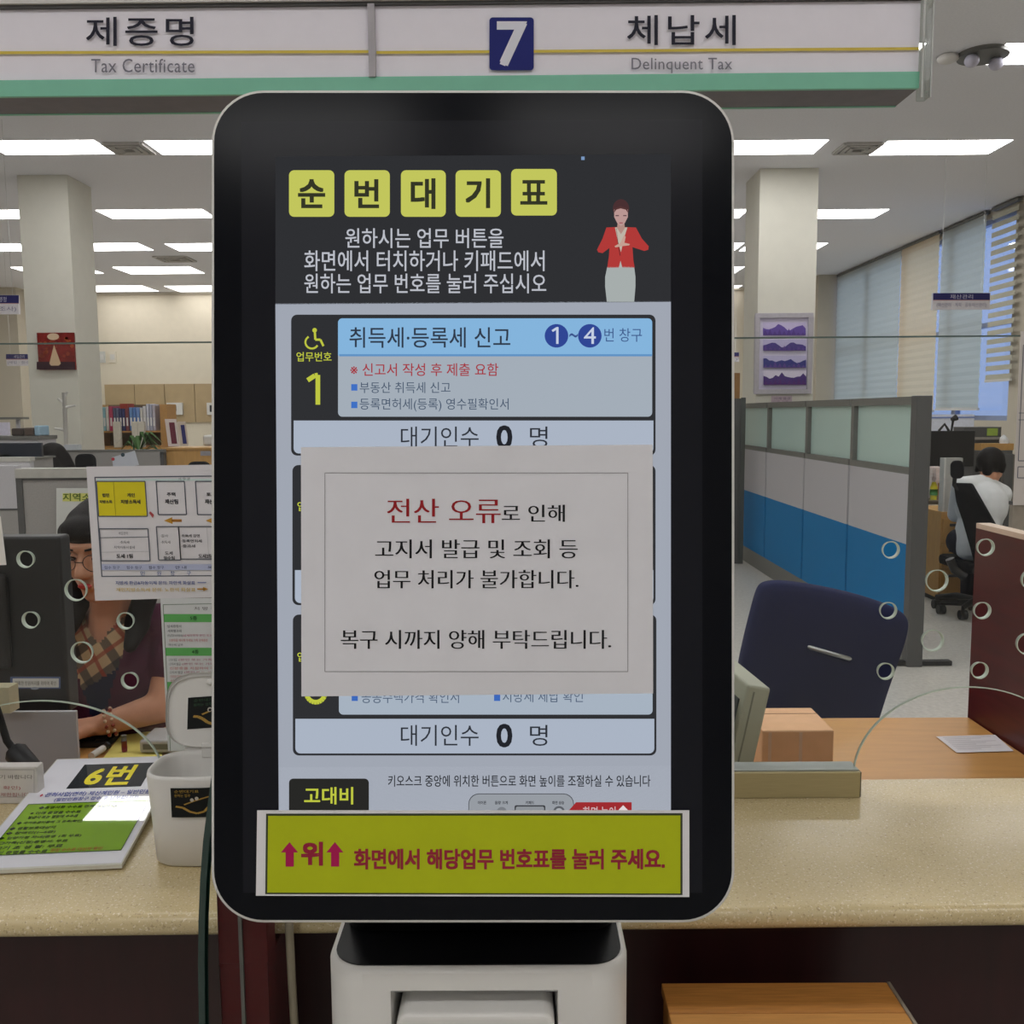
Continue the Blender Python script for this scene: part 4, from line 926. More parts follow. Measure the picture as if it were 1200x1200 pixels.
# hanging section signs
def hsign(x0, y0, x1, y1, y, title, sub, label, frac=.42):
    a, b = at(x0, y0, y), at(x1, y1, y)
    t = thing('section_sign', label, 'sign', ((a.x + b.x) / 2, y, b.z))
    B(a.x, b.x, y, y + .03, b.z, a.z).build('board', mat('sign_white', (216, 212, 216), .5), t)
    yp = y0 + (y1 - y0) * frac
    s_ = Sheet(yplane(y - .003), BACKN, .002, flat); s_.rect(x0, y0, x1, yp, (50, 48, 100)).rect(x0, yp, x1, yp + .8, (190, 150, 150)).up()
    w_ = x1 - x0; s_.text(title, x0 + w_ * .3, y0 + (yp - y0) * .2, x0 + w_ * .7, yp - (yp - y0) * .15, (196, 192, 214)).text(sub, x0 + w_ * .06, yp + (y1 - yp) * .3, x1 - w_ * .06, y1 - (y1 - yp) * .2, (140, 136, 160))
    s_.build('lettering', t)
    for f in (.15, .85): xx = a.x + (b.x - a.x) * f; MB().cyl((xx, y + .015, a.z), (xx, y + .015, CEIL), .0015, 0, 6).build('wire', M['alu'], t)
hsign(1093.5, 343.5, 1160, 362.5, 9.0, '재산관리', '(재산관리 · 계획 · 공유재산관리)', 'navy and white hanging section sign in front of the right blinds')
hsign(-26, 346, 22, 368, 8.2, '세무행정', '(세무조사)', 'navy and white hanging section sign at the far left edge')
hsign(7, 415, 38, 428.5, 13.5, '세입관리', '(세입 · 징수)', 'small navy and white hanging section sign beside the left column')
hsign(838, 413, 866, 424, 15.0, '토지관리', '(토지)', 'tiny navy and white hanging section sign just right of the kiosk')
# picture on right column
yq = dc - .04
t = thing('framed_picture', 'grey framed print of four purple landscapes on the right column', 'picture', (X(918, yq, 420), yq, Z(463, yq, 918)))
fa, fb = at(885.5, 367, yq), at(951, 461.5, yq)
fw = .05
MB().box(fa.x, fb.x, yq, yq + .035, fb.z, fb.z + fw).box(fa.x, fb.x, yq, yq + .035, fa.z - fw, fa.z).box(fa.x, fa.x + fw, yq, yq + .035, fb.z + fw, fa.z - fw).box(fb.x - fw, fb.x, yq, yq + .035, fb.z + fw, fa.z - fw).build('frame', mat('silver_frame', (176, 172, 180), .4, .2), t, .004)
s_ = Sheet(yplane(yq + .02), BACKN, .003, flat); s_.rect(888, 370, 950, 459, (206, 200, 222)).up()
random.seed(3)
for i, (y0, y1, c1, c2) in enumerate(((378, 393, (196, 186, 220), (104, 84, 160)), (398, 411, (186, 178, 214), (76, 62, 134)), (417, 431, (186, 180, 214), (60, 62, 130)), (434.5, 451, (214, 206, 226), (74, 50, 118)))):
    s_.rect(894, y0, 944, y1, c1).up()
    P = [(894, y1)] + [(894 + 50 * k / 14, y0 + (y1 - y0) * (.35 + .3 * math.sin(k * .9 + i * 2) * random.random() + .12 * random.random())) for k in range(15)] + [(944, y1)]
    for k in range(14): s_.poly([(P[k + 1][0], y1), P[k + 1], P[k + 2], (P[k + 2][0], y1)], c2)
    s_.up()
    for k in range(9):
        a = 894 + 5.5 * k; s_.poly([(a, y1), (a + 2.7, y1 - (y1 - y0) * (.2 + .35 * random.random())), (a + 5.5, y1)], (92, 70, 140) if i < 3 else (84, 44, 112))
s_.build('print', t)
a, b = at(904, 464, yq + .03), at(928, 472, yq + .03)
s2 = Sheet(yplane(yq + .025), BACKN, .002, flat)
t = thing('caption_plate', 'small mauve caption plate below the purple landscape picture', 'plate', ((a.x + b.x) / 2, yq, b.z)); B(a.x, b.x, yq + .028, yq + .04, b.z, a.z).build('plate', mat('mauve_plate', (190, 172, 182), .5), t)
s2.text('사계 풍경', 907, 465.5, 926, 468.5, (120, 100, 130)).text('기증 작품', 906, 469.3, 924, 471.2, (150, 130, 150)); s2.build('lettering', t)
# picture on left column
t = thing('picture_canvas', 'small red canvas with pale dancing figure on the left column', 'picture', (X(66, yq, 411), yq, Z(433, yq, 66)))
fa, fb = at(43, 390, yq), at(88, 433, yq); B(fa.x, fb.x, yq, yq + .035, fb.z, fa.z).build('canvas', mat('canvas_red', (128, 40, 36), .7, 0, .2, .35, 12), t)
s_ = Sheet(yplane(yq - .002), BACKN, .002, flat)
s_.rect(43, 424, 88, 433, (58, 34, 44)).up()
for i in range(26): s_.disc(46 + random.random() * 39, 396 + random.random() * 22, 1.2 + random.random() * 1.2, random.choice([(150, 64, 44), (120, 34, 38), (168, 84, 50)]), 8)
s_.up().poly([(63.5, 404), (58, 426), (60, 428.5), (69, 428.5), (71.5, 426)], (214, 184, 150)).disc(62.5, 394.5, 7, (216, 190, 160), 16, 4).poly([(60, 399), (65, 399), (63.5, 404)], (150, 60, 46)); s_.build('painted_motif', t)
# right desk cluster behind the partition end
wy = 8.3
t = thing('side_desk', 'dark desk against the window wall behind the black monitor', 'desk', (X(1110, wy), wy, 0))
dz2 = .74; B(X(1062, wy), X(1146, wy), wy - .45, wy + .35, dz2 - .03, dz2).build('desktop', mat('dark_desk', (96, 88, 76), .5), t)
B(X(1062, wy), X(1102, wy), wy + .2, wy + .24, 0, dz2 - .03).build('modesty_panel', M['black'], t); B(X(1066, wy), X(1068, wy), wy - .4, wy + .3, 0, dz2 - .03).build('leg', M['black'], t)
t = thing('monitor', 'wide black monitor pair beyond the partition end, near the window', 'monitor', (X(1110, 8.4), 8.4, dz2))
xa, xb = X(1076, 8.4, 530), X(1142, 8.4, 530)
B(xa, xb, 8.4, 8.44, Z(547, 8.4, 1100), Z(505, 8.4, 1100)).build('screen', M['black'], t, .006); B((xa + xb) / 2 - .05, (xa + xb) / 2 + .05, 8.45, 8.48, dz2, Z(540, 8.4, 1100)).build('stand', M['black'], t); B((xa + xb) / 2 - .14, (xa + xb) / 2 + .14, 8.36, 8.56, dz2, dz2 + .012).build('foot', M['black'], t)
# drawer pedestal (tan)
yd = 7.22
t = thing('drawer_pedestal', 'tan wooden drawer unit with dark pulls behind the black chair', 'drawers', (X(1112, yd, 650), yd, 0))
xa, xb = X(1101.5, yd, 640), X(1146, yd, 640); zt_ = Z(600, yd, 1110)
B(xa, xb, yd, yd + .5, .04, zt_).build('carcass', M['tan'], t)
for k in range(3):
    zz = .08 + k * (zt_ - .12) / 3; dr = B(xa + .01, xb - .01, yd - .018, yd, zz, zz + (zt_ - .12) / 3 - .012).build('drawer', M['tan'], t); B(xa + .06, xa + .14, yd - .03, yd - .018, zz + .13, zz + .15).build('pull', M['dgrey'], dr)
B(xa + .02, xb - .02, yd + .02, yd + .48, 0, .04).build('plinth', M['black'], t)
t = thing('file_rack', 'pale grey standing file rack behind the chair headrest', 'rack', (X(1118, 7.2, 570), 7.2, zt_)); 
B(X(1110, 7.2, 570), X(1130, 7.2, 570), 7.24, 7.30, zt_, Z(537, 7.2, 1120)).build('back_panel', mat('rack_grey', (176, 176, 172), .5), t); B(X(1108, 7.2, 570), X(1110, 7.2, 570), 7.235, 7.31, zt_, Z(537, 7.2, 1120)).build('edge', mat('rack_edge', (206, 206, 202), .5), t)
# pc tower
yt = 7.9; a = at(1077, 652, yt); 
t = thing('computer_tower', 'pale grey computer tower standing on the floor under the side desk', 'computer', (X(1088, yt, 660), yt, 0)); B(X(1072, yt, 660), X(1099, yt, 660), yt, yt + .4, 0.0, Z(650, yt, 1085)).build('case', mat('pc_grey', (176, 176, 184), .4), t, .006); MB().cyl((X(1081, yt, 670), yt - .003, Z(668, yt, 1080)), (X(1081, yt, 670), yt, Z(668, yt, 1080)), .05).build('fan_grille', M['mgrey'], t)
# paper piles and bits on that desk
for (x0, x1, y0, y1, yy, label) in ((1077, 1093, 549, 566, 8.1, 'stack of white papers left of the pinkish stack under the monitor'), (1097, 1110, 548, 565, 8.05, 'stack of pinkish white papers beside the black chair headrest')):
    a, b = at(x0, y0, yy), at(x1, y1, yy); mb = MB()
    for i in range(10): o_ = random.uniform(-.01, .01); zz = dz2 + (a.z - dz2) * i / 10; mb.box(a.x + o_, b.x + o_, yy, yy + .2, zz + .002, dz2 + (a.z - dz2) * (i + 1) / 10)
    inst(mb.build('paper_stack', mat('stack_paper_%d' % x0, (214, 208, 206) if x0 < 1090 else (222, 206, 202), .8), loc=((a.x + b.x) / 2, yy, dz2)), label, 'paper')
for (px, py, r, c, label, h_) in ((1094, 582, .03, (206, 196, 50), 'small yellow and green bottle on the dark side desk', .15), (1104, 580, .035, (206, 140, 50), 'orange cup on the dark side desk beside the chair', .14), (1082, 584, .045, (206, 206, 206), 'crumpled pale cup at the left of the dark side desk', .09)):
    yy = 7.98; x_ = X(px, yy, py); t = thing('bottle' if 'bottle' in label else 'cup', label, 'bottle' if 'bottle' in label else 'cup', (x_, yy, dz2))
    MB().tube([(x_, yy, dz2), (x_, yy, dz2 + h_ * .7), (x_, yy, dz2 + h_)], [r * .85, r, r * (.5 if 'bottle' in label else 1.05)], 0, 14).build('body', mat('cup_%d' % px, c, .5), t)
    if 'bottle' in label: MB().cyl((x_, yy, dz2 + h_ * .25), (x_, yy, dz2 + h_ * .6), r * 1.06).build('label_band', mat('green_band', (70, 130, 70), .5), t)
# bookcase boxes behind man: dark cabinets, tan carton with tissues
yk = 8.72
t = thing('desk_hutch', 'dark grey desk hutch with yellow-green memo beside the tissue box', 'cabinet', (X(1160, yk), yk, 0))
hutT = Z(501, yk, 1160)
B(X(1141, yk, 520), X(1187, yk, 520), yk, yk + .45, 0, Z(528, yk, 1160)).build('carcass', M['dgrey'], t)
B(X(1143, yk, 520), X(1187, yk, 520), yk + .22, yk + .45, Z(528, yk, 1160), hutT).build('upper_shelf', M['dgrey'], t)
B(X(1141, yk, 520), X(1187, yk, 520), yk + .2, yk + .46, Z(516, yk, 1160), Z(513, yk, 1160)).build('shelf_edge', mat('pale_shelf', (150, 148, 144), .5), t)
a, b = at(1158, 502, yk + .2), at(1170, 508, yk + .2); B(a.x, b.x, yk + .212, yk + .22, b.z - .02, a.z).build('memo', mat('lime_memo', (150, 176, 72), .6), t)
yk2 = 8.74; zz0 = Z(528, yk, 1160) + .001; zz1 = Z(520, yk2, 1160)
t = thing('tissue_box', 'tan tissue box with white tissue sticking up on the hutch', 'tissue box', (X(1174, yk2, 525), yk2, zz0)); B(X(1150, yk2, 525), X(1188, yk2, 525), yk2, yk2 + .14, zz0, zz1).build('carton', M['tan'], t)
c = at(1176, 522, yk2 + .07); MB().tube([c + V((0, 0, -.005)), c + V((.005, 0, .04)), c + V((-.005, 0, .075)), c + V((.0, 0, .10))], [.03, .045, .03, .006], 0, 9).build('tissue', M['shirt'], t)
t = thing('grey_partition', 'dark grey cubicle panel behind the man by the window', 'partition', (X(1182, 6.95), 6.95, 0)); B(X(1178, 7.3, 560), X(1240, 7.3, 560), 7.3, 7.36, 0, Z(533, 7.3, 1180)).build('panel', mat('olive_grey', (112, 108, 100), .8), t); B(X(1174.5, 7.3, 560), X(1184, 7.3, 560), 7.27, 7.3, 0, Z(532, 7.3, 1180)).build('post', M['dgrey'], t)
t = thing('low_cubicle_panel', 'light beige low panel right of the dark grey cubicle post', 'partition', (X(1195, 5.2), 5.2, 0)); B(X(1187, 5.2, 600), X(1260, 5.2, 600), 5.2, 5.24, 0, Z(592, 5.2, 1190)).build('panel', mat('beige_panel', (150, 140, 128), .9), t); B(X(1187, 5.2, 600), X(1260, 5.2, 600), 5.19, 5.25, Z(592, 5.2, 1190), Z(588, 5.2, 1190)).build('cap', M['dgrey'], t)
# whiteboard planner and desk lamp by the window
yw = 10.2; a, b = at(1078, 486, yw), at(1141, 506, yw)
t = thing('whiteboard', 'long white board with pale blue heading below the blinds', 'whiteboard', ((a.x + b.x) / 2, yw, b.z)); B(a.x, b.x, yw, yw + .02, b.z, a.z).build('board', mat('bright_board', (226, 230, 244), .5), t); B(a.x, b.x, yw - .004, yw, a.z - .04, a.z - .025).build('heading_line', mat('blue_line', (120, 140, 200), .5), t)
MB().box(a.x + .05, a.x + .08, yw + .02, yw + .05, .0, a.z - .05).box(b.x - .08, b.x - .05, yw + .02, yw + .05, 0, a.z - .05).build('leg', M['alu'], t); B(a.x + .01, a.x + .09, yw - .005, yw, b.z + .06, b.z + .12).build('green_note', mat('lime_memo', (150, 176, 72), .6), t)
yl = 8.42; t = thing('desk_lamp', 'thin black articulated desk lamp on top of the black monitors', 'lamp', (X(1110, yl, 505), yl, Z(505, yl, 1110)))
MB().tube([at(1100, 505, yl), at(1107, 497, yl), at(1112, 505, yl)], .012).build('base', M['black'], t); MB().tube([at(1115, 505, yl), at(1117, 492, yl)], .010).build('arm', M['black'], t); MB().tube([at(1115, 492, yl), at(1121, 489, yl)], [.018, .028]).build('head', M['black'], t)
# ================================================================== LEFT OFFICE
# grey cubicle panel behind the woman
ya = 3.6
t = thing('cubicle_panel', 'grey fabric cubicle panel with dark frame right behind the woman', 'partition', (X(90, ya, 600), ya, 0))
xa, xb = X(25, ya, 600), X(330, ya, 600); zt_ = Z(549, ya, 60)
B(xa, xb, ya, ya + .05, .1, zt_ - .04).build('fabric_panel', M['grey'], t); MB().box(xa - .012, xa + .012, ya - .005, ya + .055, 0, zt_ - .012).box(xb, xb + .03, ya - .005, ya + .055, 0, zt_ - .012).box(xa + .012, xb, ya - .004, ya + .054, zt_ - .045, zt_ - .035).build('frame', M['dgrey'], t); B(xa - .012, xb + .03, ya - .008, ya + .058, zt_ - .036, zt_).build('top_cap', mat('cap_grey', (176, 174, 168), .4), t)
s_ = Sheet(yplane(ya - .008), BACKN, .001, flat); s_.rect(66, 572, 135, 640, (206, 208, 204)).up().rect(73.5, 578, 128, 587.5, (214, 214, 120)).up().text('지역소득', 74, 578, 118, 587, (96, 120, 50), .02); inst(s_.build('poster'), 'white poster with yellow-green heading pinned to the cubicle panel', 'poster')
yb2 = 4.0
t = thing('cubicle_panel', 'grey two-part cubicle panel at the far left edge above the monitor', 'partition', (X(0, yb2), yb2, 0))
xa, xb = X(-120, yb2, 600), X(21.5, yb2, 600); zt2 = Z(546, yb2, 10)
B(xa, xb, yb2, yb2 + .05, .1, Z(598, yb2, 0)).build('lower_panel', M['grey'], t); B(xa, xb, yb2, yb2 + .05, Z(596, yb2, 0), zt2).build('upper_panel', M['lgrey'], t); B(xa, xb, yb2 - .003, yb2 + .053, Z(598, yb2, 0), Z(596, yb2, 0)).build('joint_line', M['dgrey'], t); B(xa, xb, yb2, yb2 + .05, 0, .1).build('base', M['dgrey'], t)
# second row
yc2 = 6.0
t = thing('cubicle_panel', 'pale grey low cubicle panel left of the far woman', 'partition', (X(10, yc2), yc2, 0))
B(X(-140, yc2, 560), X(36, yc2, 560), yc2, yc2 + .05, 0, Z(541, yc2, 10)).build('fabric_panel', M['lgrey'], t); B(X(-140, yc2, 560), X(37, yc2, 560), yc2 - .005, yc2 + .055, Z(541, yc2, 10), Z(536, yc2, 10)).build('top_cap', mat('cap_grey', (176, 174, 168), .4), t)
ym2 = 6.45
t = thing('desk_cabinet', 'low cabinet carrying the dark monitor at the far left', 'cabinet', (X(5, ym2), ym2, 0)); zc2 = Z(538, ym2, 10); B(X(-140, ym2, 530), X(43, ym2, 530), ym2 - .1, ym2 + .22, 0, zc2).build('carcass', M['grey'], t); B(X(-140, ym2), X(43, ym2), ym2 - .11, ym2 + .23, zc2, zc2 + .012).build('top', M['mgrey'], t)
t = thing('monitor', 'wide dark monitor standing at the far left near the column', 'monitor', (X(5, ym2 + .1), ym2 + .1, zc2 + .012)); B(X(-60, ym2, 527), X(40, ym2, 527), ym2 + .1, ym2 + .13, Z(536, ym2 + .1, 10), Z(519, ym2 + .1, 10)).build('screen', mat('dark_blue_screen', (36, 42, 54), .35), t, .004)
B(X(-20, ym2), X(0, ym2), ym2 + .1, ym2 + .2, zc2 + .012, zc2 + .03).build('foot', M['black'], t)
ys2 = 7.4
t = thing('shelf_unit', 'grey shelf with small clutter on top behind the far left monitor', 'shelf', (X(20, ys2), ys2, 0)); zs = Z(511, ys2, 20)
B(X(-60, ys2, 515), X(44, ys2, 515), ys2, ys2 + .3, 0, zs - .03).build('carcass', M['lgrey'], t); B(X(-60, ys2, 515), X(45, ys2, 515), ys2 - .01, ys2 + .31, zs - .03, zs).build('top', M['mgrey'], t)
for (x0, x1, yt_, c, nm, label) in ((9, 22, 502, (70, 60, 56), 'dark_basket', 'low dark basket on the grey shelf at far left'), (24, 35, 501.5, (88, 74, 66), 'brown_tray', 'low brown tray beside the dark basket'), (36, 42, 499, (150, 180, 200), 'blue_carton', 'small pale blue carton at the right end of grey shelf')):
    inst(B(X(x0, ys2, 505), X(x1, ys2, 505), ys2 + .05, ys2 + .22, zs, Z(yt_, ys2, 20)).build(nm, mat(nm, c, .7), loc=(X((x0 + x1) / 2, ys2), ys2 + .1, zs), bevel=.01), label, nm.split('_')[1])
yr2 = 8.0; a, b = at(-10, 489, yr2), at(20, 491.5, yr2)
t = thing('display_stand', 'thin grey shelf bar on a post at the far left', 'stand', (X(15, yr2), yr2, 0)); B(a.x, b.x, yr2, yr2 + .2, b.z, a.z).build('bar', M['mgrey'], t); B(X(13, yr2, 500), X(17, yr2, 500), yr2 + .08, yr2 + .1, 0, b.z).build('post', M['lgrey'], t)
a, b = at(-10, 495, yr2 - .2), at(10, 506, yr2 - .2); inst(B(a.x, b.x, yr2 - .2, yr2 - .17, Z(515, yr2 - .2, 0), a.z).build('white_folder', mat('lilac_folder', (214, 210, 226), .6), loc=(a.x, yr2 - .2, b.z)), 'white lilac folder standing at the far left edge', 'folder')
# far woman
fy = 7.0
fh = at(59, 540, fy)
Hf = Matrix.Translation(fh) @ Matrix.Rotation(math.radians(-72), 4, 'Z') @ Matrix.Rotation(math.radians(10), 4, 'X')
fn = fh + V((.02, 0, -.16)); fc = fh + V((.03, 0, -.32)); fp_ = V((fh.x + .06, fy, .5))
t = thing('person', 'woman with shoulder-length dark hair seated far left behind grey panels', 'person', (fp_.x, fp_.y, 0))
bd = MB(); head_shapes(bd, Hf); bd.cap(Hf @ V((0, .012, -.06)), .046, fn, .05); bd.ell(fc, (.11, .16, .17)); bd.cap(fc, .1, fp_, .12)
for s in (-1, 1):
    s0 = fn + V((0, s * .16, -.05)); e0 = s0 + V((-.1, s * .03, -.22)); w0 = e0 + V((-.2, -s * .06, .04)); bd.cap(fn, .04, s0, .05); bd.cap(s0, .05, e0, .038); bd.cap(e0, .036, w0, .026); hand(bd, w0, V((-1, 0, 0)), V((0, 0, 1)))
    hip = fp_ + V((0, s * .09, 0)); kn = hip + V((-.4, 0, 0)); ft = V((kn.x, kn.y, .06)); bd.cap(hip, .085, kn, .06); bd.cap(kn, .055, ft, .04)
link_mesh(remesh(bd, .009, 4), 'body', M['skin'], t)
cl = MB(); cl.ell(fc, (.122, .172, .18)); cl.cap(fc, .112, fp_, .132); cl.cap(fn + V((0, 0, -.05)), .07, fc, .1)
for s in (-1, 1): s0 = fn + V((0, s * .16, -.05)); cl.cap(fn + V((0, 0, -.04)), .05, s0, .06); cl.cap(s0, .06, s0 + V((-.07, s * .02, -.15)), .052)
link_mesh(remesh(cl, .010, 4), 'blouse', M['grey'], t)
hr = MB(); hr.ell((0, .025, .04), (.09, .102, .095), 0, Hf); hr.cap(Hf @ V((0, .075, .0)), .07, Hf @ V((0, .1, -.16)), .075); hr.ell((0, -.06, .062), (.06, .04, .034), 0, Hf)
for s in (-1, 1): hr.cap(Hf @ V((s * .078, .03, .02)), .035, Hf @ V((s * .08, .05, -.16)), .045)
link_mesh(remesh(hr, .009, 4), 'hair', M['hair'], t)
yy = 7.3; t = thing('office_chair', 'dark rounded chair back right of the far seated woman', 'chair', (X(96, yy, 540), yy, 0))
P = rr2(X(84, yy), Z(575, yy, 95), X(107, yy), Z(532, yy, 95), .05, 5); MB().prism([V((a, yy, b)) for a, b in P], [V((a, yy + .05, b)) for a, b in P]).build('backrest', M['mesh_black'], t, .01); xm = X(96, yy)
B(xm - .2, xm + .2, yy - .42, yy, .42, .49).build('seat', M['mesh_black'], t, .02); B(xm - .03, xm + .03, yy + .05, yy + .07, .42, .9).build('back_bracket', M['black'], t); MB().cyl((xm, yy - .2, 0.02), (xm, yy - .2, .42), .03).build('gas_column', M['black'], t)
MB().box(xm - .28, xm + .28, yy - .23, yy - .17, 0, .06).box(xm - .03, xm + .03, yy - .48, yy + .08, 0, .06).build('base', M['black'], t)
# partition behind, with bookshelf
yp2 = 8.6; zt3 = Z(527, yp2, 140)
t = thing('cubicle_panel', 'grey cubicle panel with dark top rail below the bookshelf', 'partition', (X(130, yp2), yp2, 0))
B(X(72, yp2), X(185, yp2), yp2, yp2 + .05, 0, zt3 - .02).build('fabric_panel', M['grey'], t); B(X(72, yp2), X(190, yp2), yp2 - .006, yp2 + .056, zt3 - .02, zt3).build('top_rail', M['mgrey'], t); B(X(185.5, yp2), X(190, yp2), yp2 - .006, yp2 + .056, 0, zt3 - .02).build('post', M['dgrey'], t)
s_ = Sheet(yplane(yp2 - .008), BACKN, .002, flat); s_.poly([(131, 536), (158, 528), (163, 545), (133, 550)], (206, 210, 220)).up().disc(132.5, 538, 2, (190, 70, 80), 10).disc(144, 533, 2.4, (60, 80, 90), 10); inst(s_.build('pinned_paper'), 'white paper with red and dark pins on the grey panel', 'paper')
# coat tree
ct = 9.3; bx0 = at(76, 525, ct)
t = thing('coat_stand', 'slim white coat stand with short arms in front of the left column', 'coat stand', (bx0.x, ct, 0))
MB().cyl((bx0.x, ct, .02), at(75, 460, ct), .02).build('pole', M['white'], t); MB().cyl((bx0.x, ct, 0), (bx0.x, ct, .03), .18).build('base', M['white'], t)
for (a, b) in (((74, 478), (89, 475)), ((75, 473), (68, 467)), ((76, 504), (64, 502)), ((75, 466), (79, 459))): MB().tube([at(*a, ct), at(*b, ct)], [.018, .010], 0, 8).build('arm', M['white'], t)
a = at(75, 521, 8.55); inst(B(X(76, 8.6, 524), X(92, 8.6, 524), 8.58, 8.66, zt3, Z(521, 8.6, 84)).build('small_tray', mat('tray_white', (196, 200, 206), .5), loc=(a.x, 8.6, zt3)), 'little white tray on the panel rail beside the coat stand', 'tray')
# low cabinet + bookshelf with binders
ybk = 11.4; zc3 = Z(524.5, ybk, 150)
t = thing('low_cabinet', 'tan wooden low cabinet under the bookshelf and brochures', 'cabinet', (X(180, ybk), ybk, 0)); B(X(96, ybk), X(330, ybk), ybk - .05, ybk + .4, 0, zc3 - .03).build('carcass', M['tan'], t); B(X(95, ybk), X(331, ybk), ybk - .07, ybk + .4, zc3 - .03, zc3).build('top', M['tan'], t)
for k in range(4): d_ = B(X(100 + k * 57, ybk), X(155 + k * 57, ybk), ybk - .066, ybk - .051, .1, zc3 - .06).build('door', M['tan'], t)
xa, xb = X(113, ybk), X(196, ybk); zb3, zt4 = zc3, Z(474, ybk, 150); zsh = Z(505, ybk, 150)
t = thing('bookshelf', 'two-tier tan bookshelf holding coloured binders near the back wall', 'shelf', ((xa + xb) / 2, ybk, zc3))
for a, b, nm in ((xa, xa + .03, 'side'), (xb - .09, xb, 'side')): B(a, b, ybk, ybk + .3, zb3, zt4).build(nm, mat('shelf_side', (186, 140, 84), .5), t)
B(xa + .03, xb - .09, ybk + .28, ybk + .3, zb3, zt4).build('back', mat('shelf_back', (120, 100, 74), .6), t); B(xa + .03, xb - .09, ybk, ybk + .28, zsh - .02, zsh).build('shelf_board', mat('shelf_side', (186, 140, 84), .5), t); B(xa + .03, xb - .09, ybk, ybk + .28, zb3, zb3 + .02).build('bottom_board', mat('shelf_side', (186, 140, 84), .5), t)
bks = [(116, 120, 477, (120, 170, 190), 'light blue binder leftmost on the bookshelf'), (120, 123.2, 477, (140, 186, 200), 'second light blue binder from the left'), (123.3, 127, 476.5, (214, 210, 204), 'white binder right of the light blue ones'), (127, 131.8, 476, (186, 70, 104), 'magenta binder on the bookshelf'),
       (132, 135.4, 478, (86, 90, 120), 'slate blue binder right of the magenta one'), (135.5, 138.8, 478, (100, 104, 134), 'greyish blue binder in the middle left'), (139, 142.5, 479, (52, 58, 110), 'dark navy binder under the red box'), (142.6, 146, 479, (58, 64, 116), 'second dark navy binder under the red box'), (146.2, 150.5, 478, (130, 70, 80), 'dull red binder right of the navy ones'),
       (151, 155, 477.5, (110, 150, 206), 'sky blue binder right of the dull red one'), (155.1, 159, 477.5, (90, 130, 196), 'deeper blue binder in the middle'), (159.1, 163.4, 478, (116, 150, 210), 'third blue binder in the middle'), (163.6, 167, 478, (206, 204, 200), 'off-white binder right of the blue ones'), (167.1, 171, 476, (214, 212, 216), 'tall white binder near the plant'),
       (171.1, 174.6, 473.5, (196, 198, 214), 'tall lilac white binder'), (174.7, 178, 474, (176, 178, 200), 'pale violet binder second from the right'), (178.1, 181.6, 475, (190, 184, 196), 'rightmost mauve grey binder on the shelf')]
for x0, x1, yt_, c, label in bks:
    z_ = max(Z(yt_, ybk, 150), zsh + .2); t = thing('binder', label, 'binder', (X((x0 + x1) / 2, ybk), ybk, zsh), 'binders on the back bookshelf')
    B(X(x0, ybk), X(x1, ybk) - .004, ybk + .01, ybk + .24, zsh + .001, z_).build('cover', mat('binder_%d' % int(x0 * 10), c, .5), t, .004); xm = X((x0 + x1) / 2, ybk); B(xm - .010, xm + .010, ybk + .008, ybk + .01, zsh + .06, zsh + .16).build('spine_label', M['paper'], t)
inst(B(X(140, ybk), X(149, ybk), ybk + .02, ybk + .22, Z(479, ybk, 150) + .002, Z(473, ybk, 150)).build('red_box', mat('brick_red', (160, 60, 50), .6), loc=(X(144, ybk), ybk, Z(479, ybk))), 'flat red box lying on top of the navy binders', 'box')
for i, (x0, x1, lbl) in enumerate(((129, 138, 'cream paper bundle at lower left before the binders'), (151, 158, 'white paper bundle leaning before the blue binders'), (158, 166, 'second white paper bundle before the blue binders'))):
    inst(B(X(x0, ybk - .1), X(x1, ybk - .1), ybk - .05, ybk + .0, zc3 + .001, Z(494, ybk, 150)).build('paper_bundle', mat('bundle', (214, 208, 196), .7), loc=(X(x0, ybk), ybk - .02, zc3), bevel=.01), lbl, 'paper')
inst(B(X(106, ybk), X(112.5, ybk), ybk + .02, ybk + .1, zc3, Z(489, ybk, 110)).build('wooden_board', mat('cream_wood', (206, 186, 150), .5), loc=(X(109, ybk), ybk, zc3)), 'small cream wooden board standing left of the bookshelf', 'board')
# plant
pl = V((X(164, ybk - .18), ybk - .22, 0)); zpl = zc3
t = thing('potted_plant', 'leafy green pot plant with drooping leaves in front of bookshelf', 'plant', (pl.x, yp2 + .3, 0))
pp = V((X(160, yp2 + .45), yp2 + .45, 0)); t.location = pp
MB().tube([pp, pp + V((0, 0, .95))], .10, 0, 16).build('plant_stand', mat('plant_stand_grey', (150, 146, 140), .6), t); MB().tube([pp + V((0, 0, .95)), pp + V((0, 0, 1.15))], [.08, .11], 0, 16).build('pot', M['white'], t)
mb = MB(); random.seed(5)
for i in range(30):
    a = random.uniform(0, 6.28); l = random.uniform(.16, .34); h = random.uniform(.0, .22); d = V((math.cos(a), math.sin(a) * .5, 0)); s = V((-d.y, d.x, 0)).normalized()
    b0 = pp + V((0, 0, 1.14)); p1 = b0 + d * l * .5 + V((0, 0, h)); p2 = b0 + d * l + V((0, 0, h - .12)); wv = .022
    mb.add([b0, p1 + s * wv, p1 - s * wv, p2], [(0, 1, 2), (1, 3, 2)])
mb.build('leaves', M['leaf'], t)
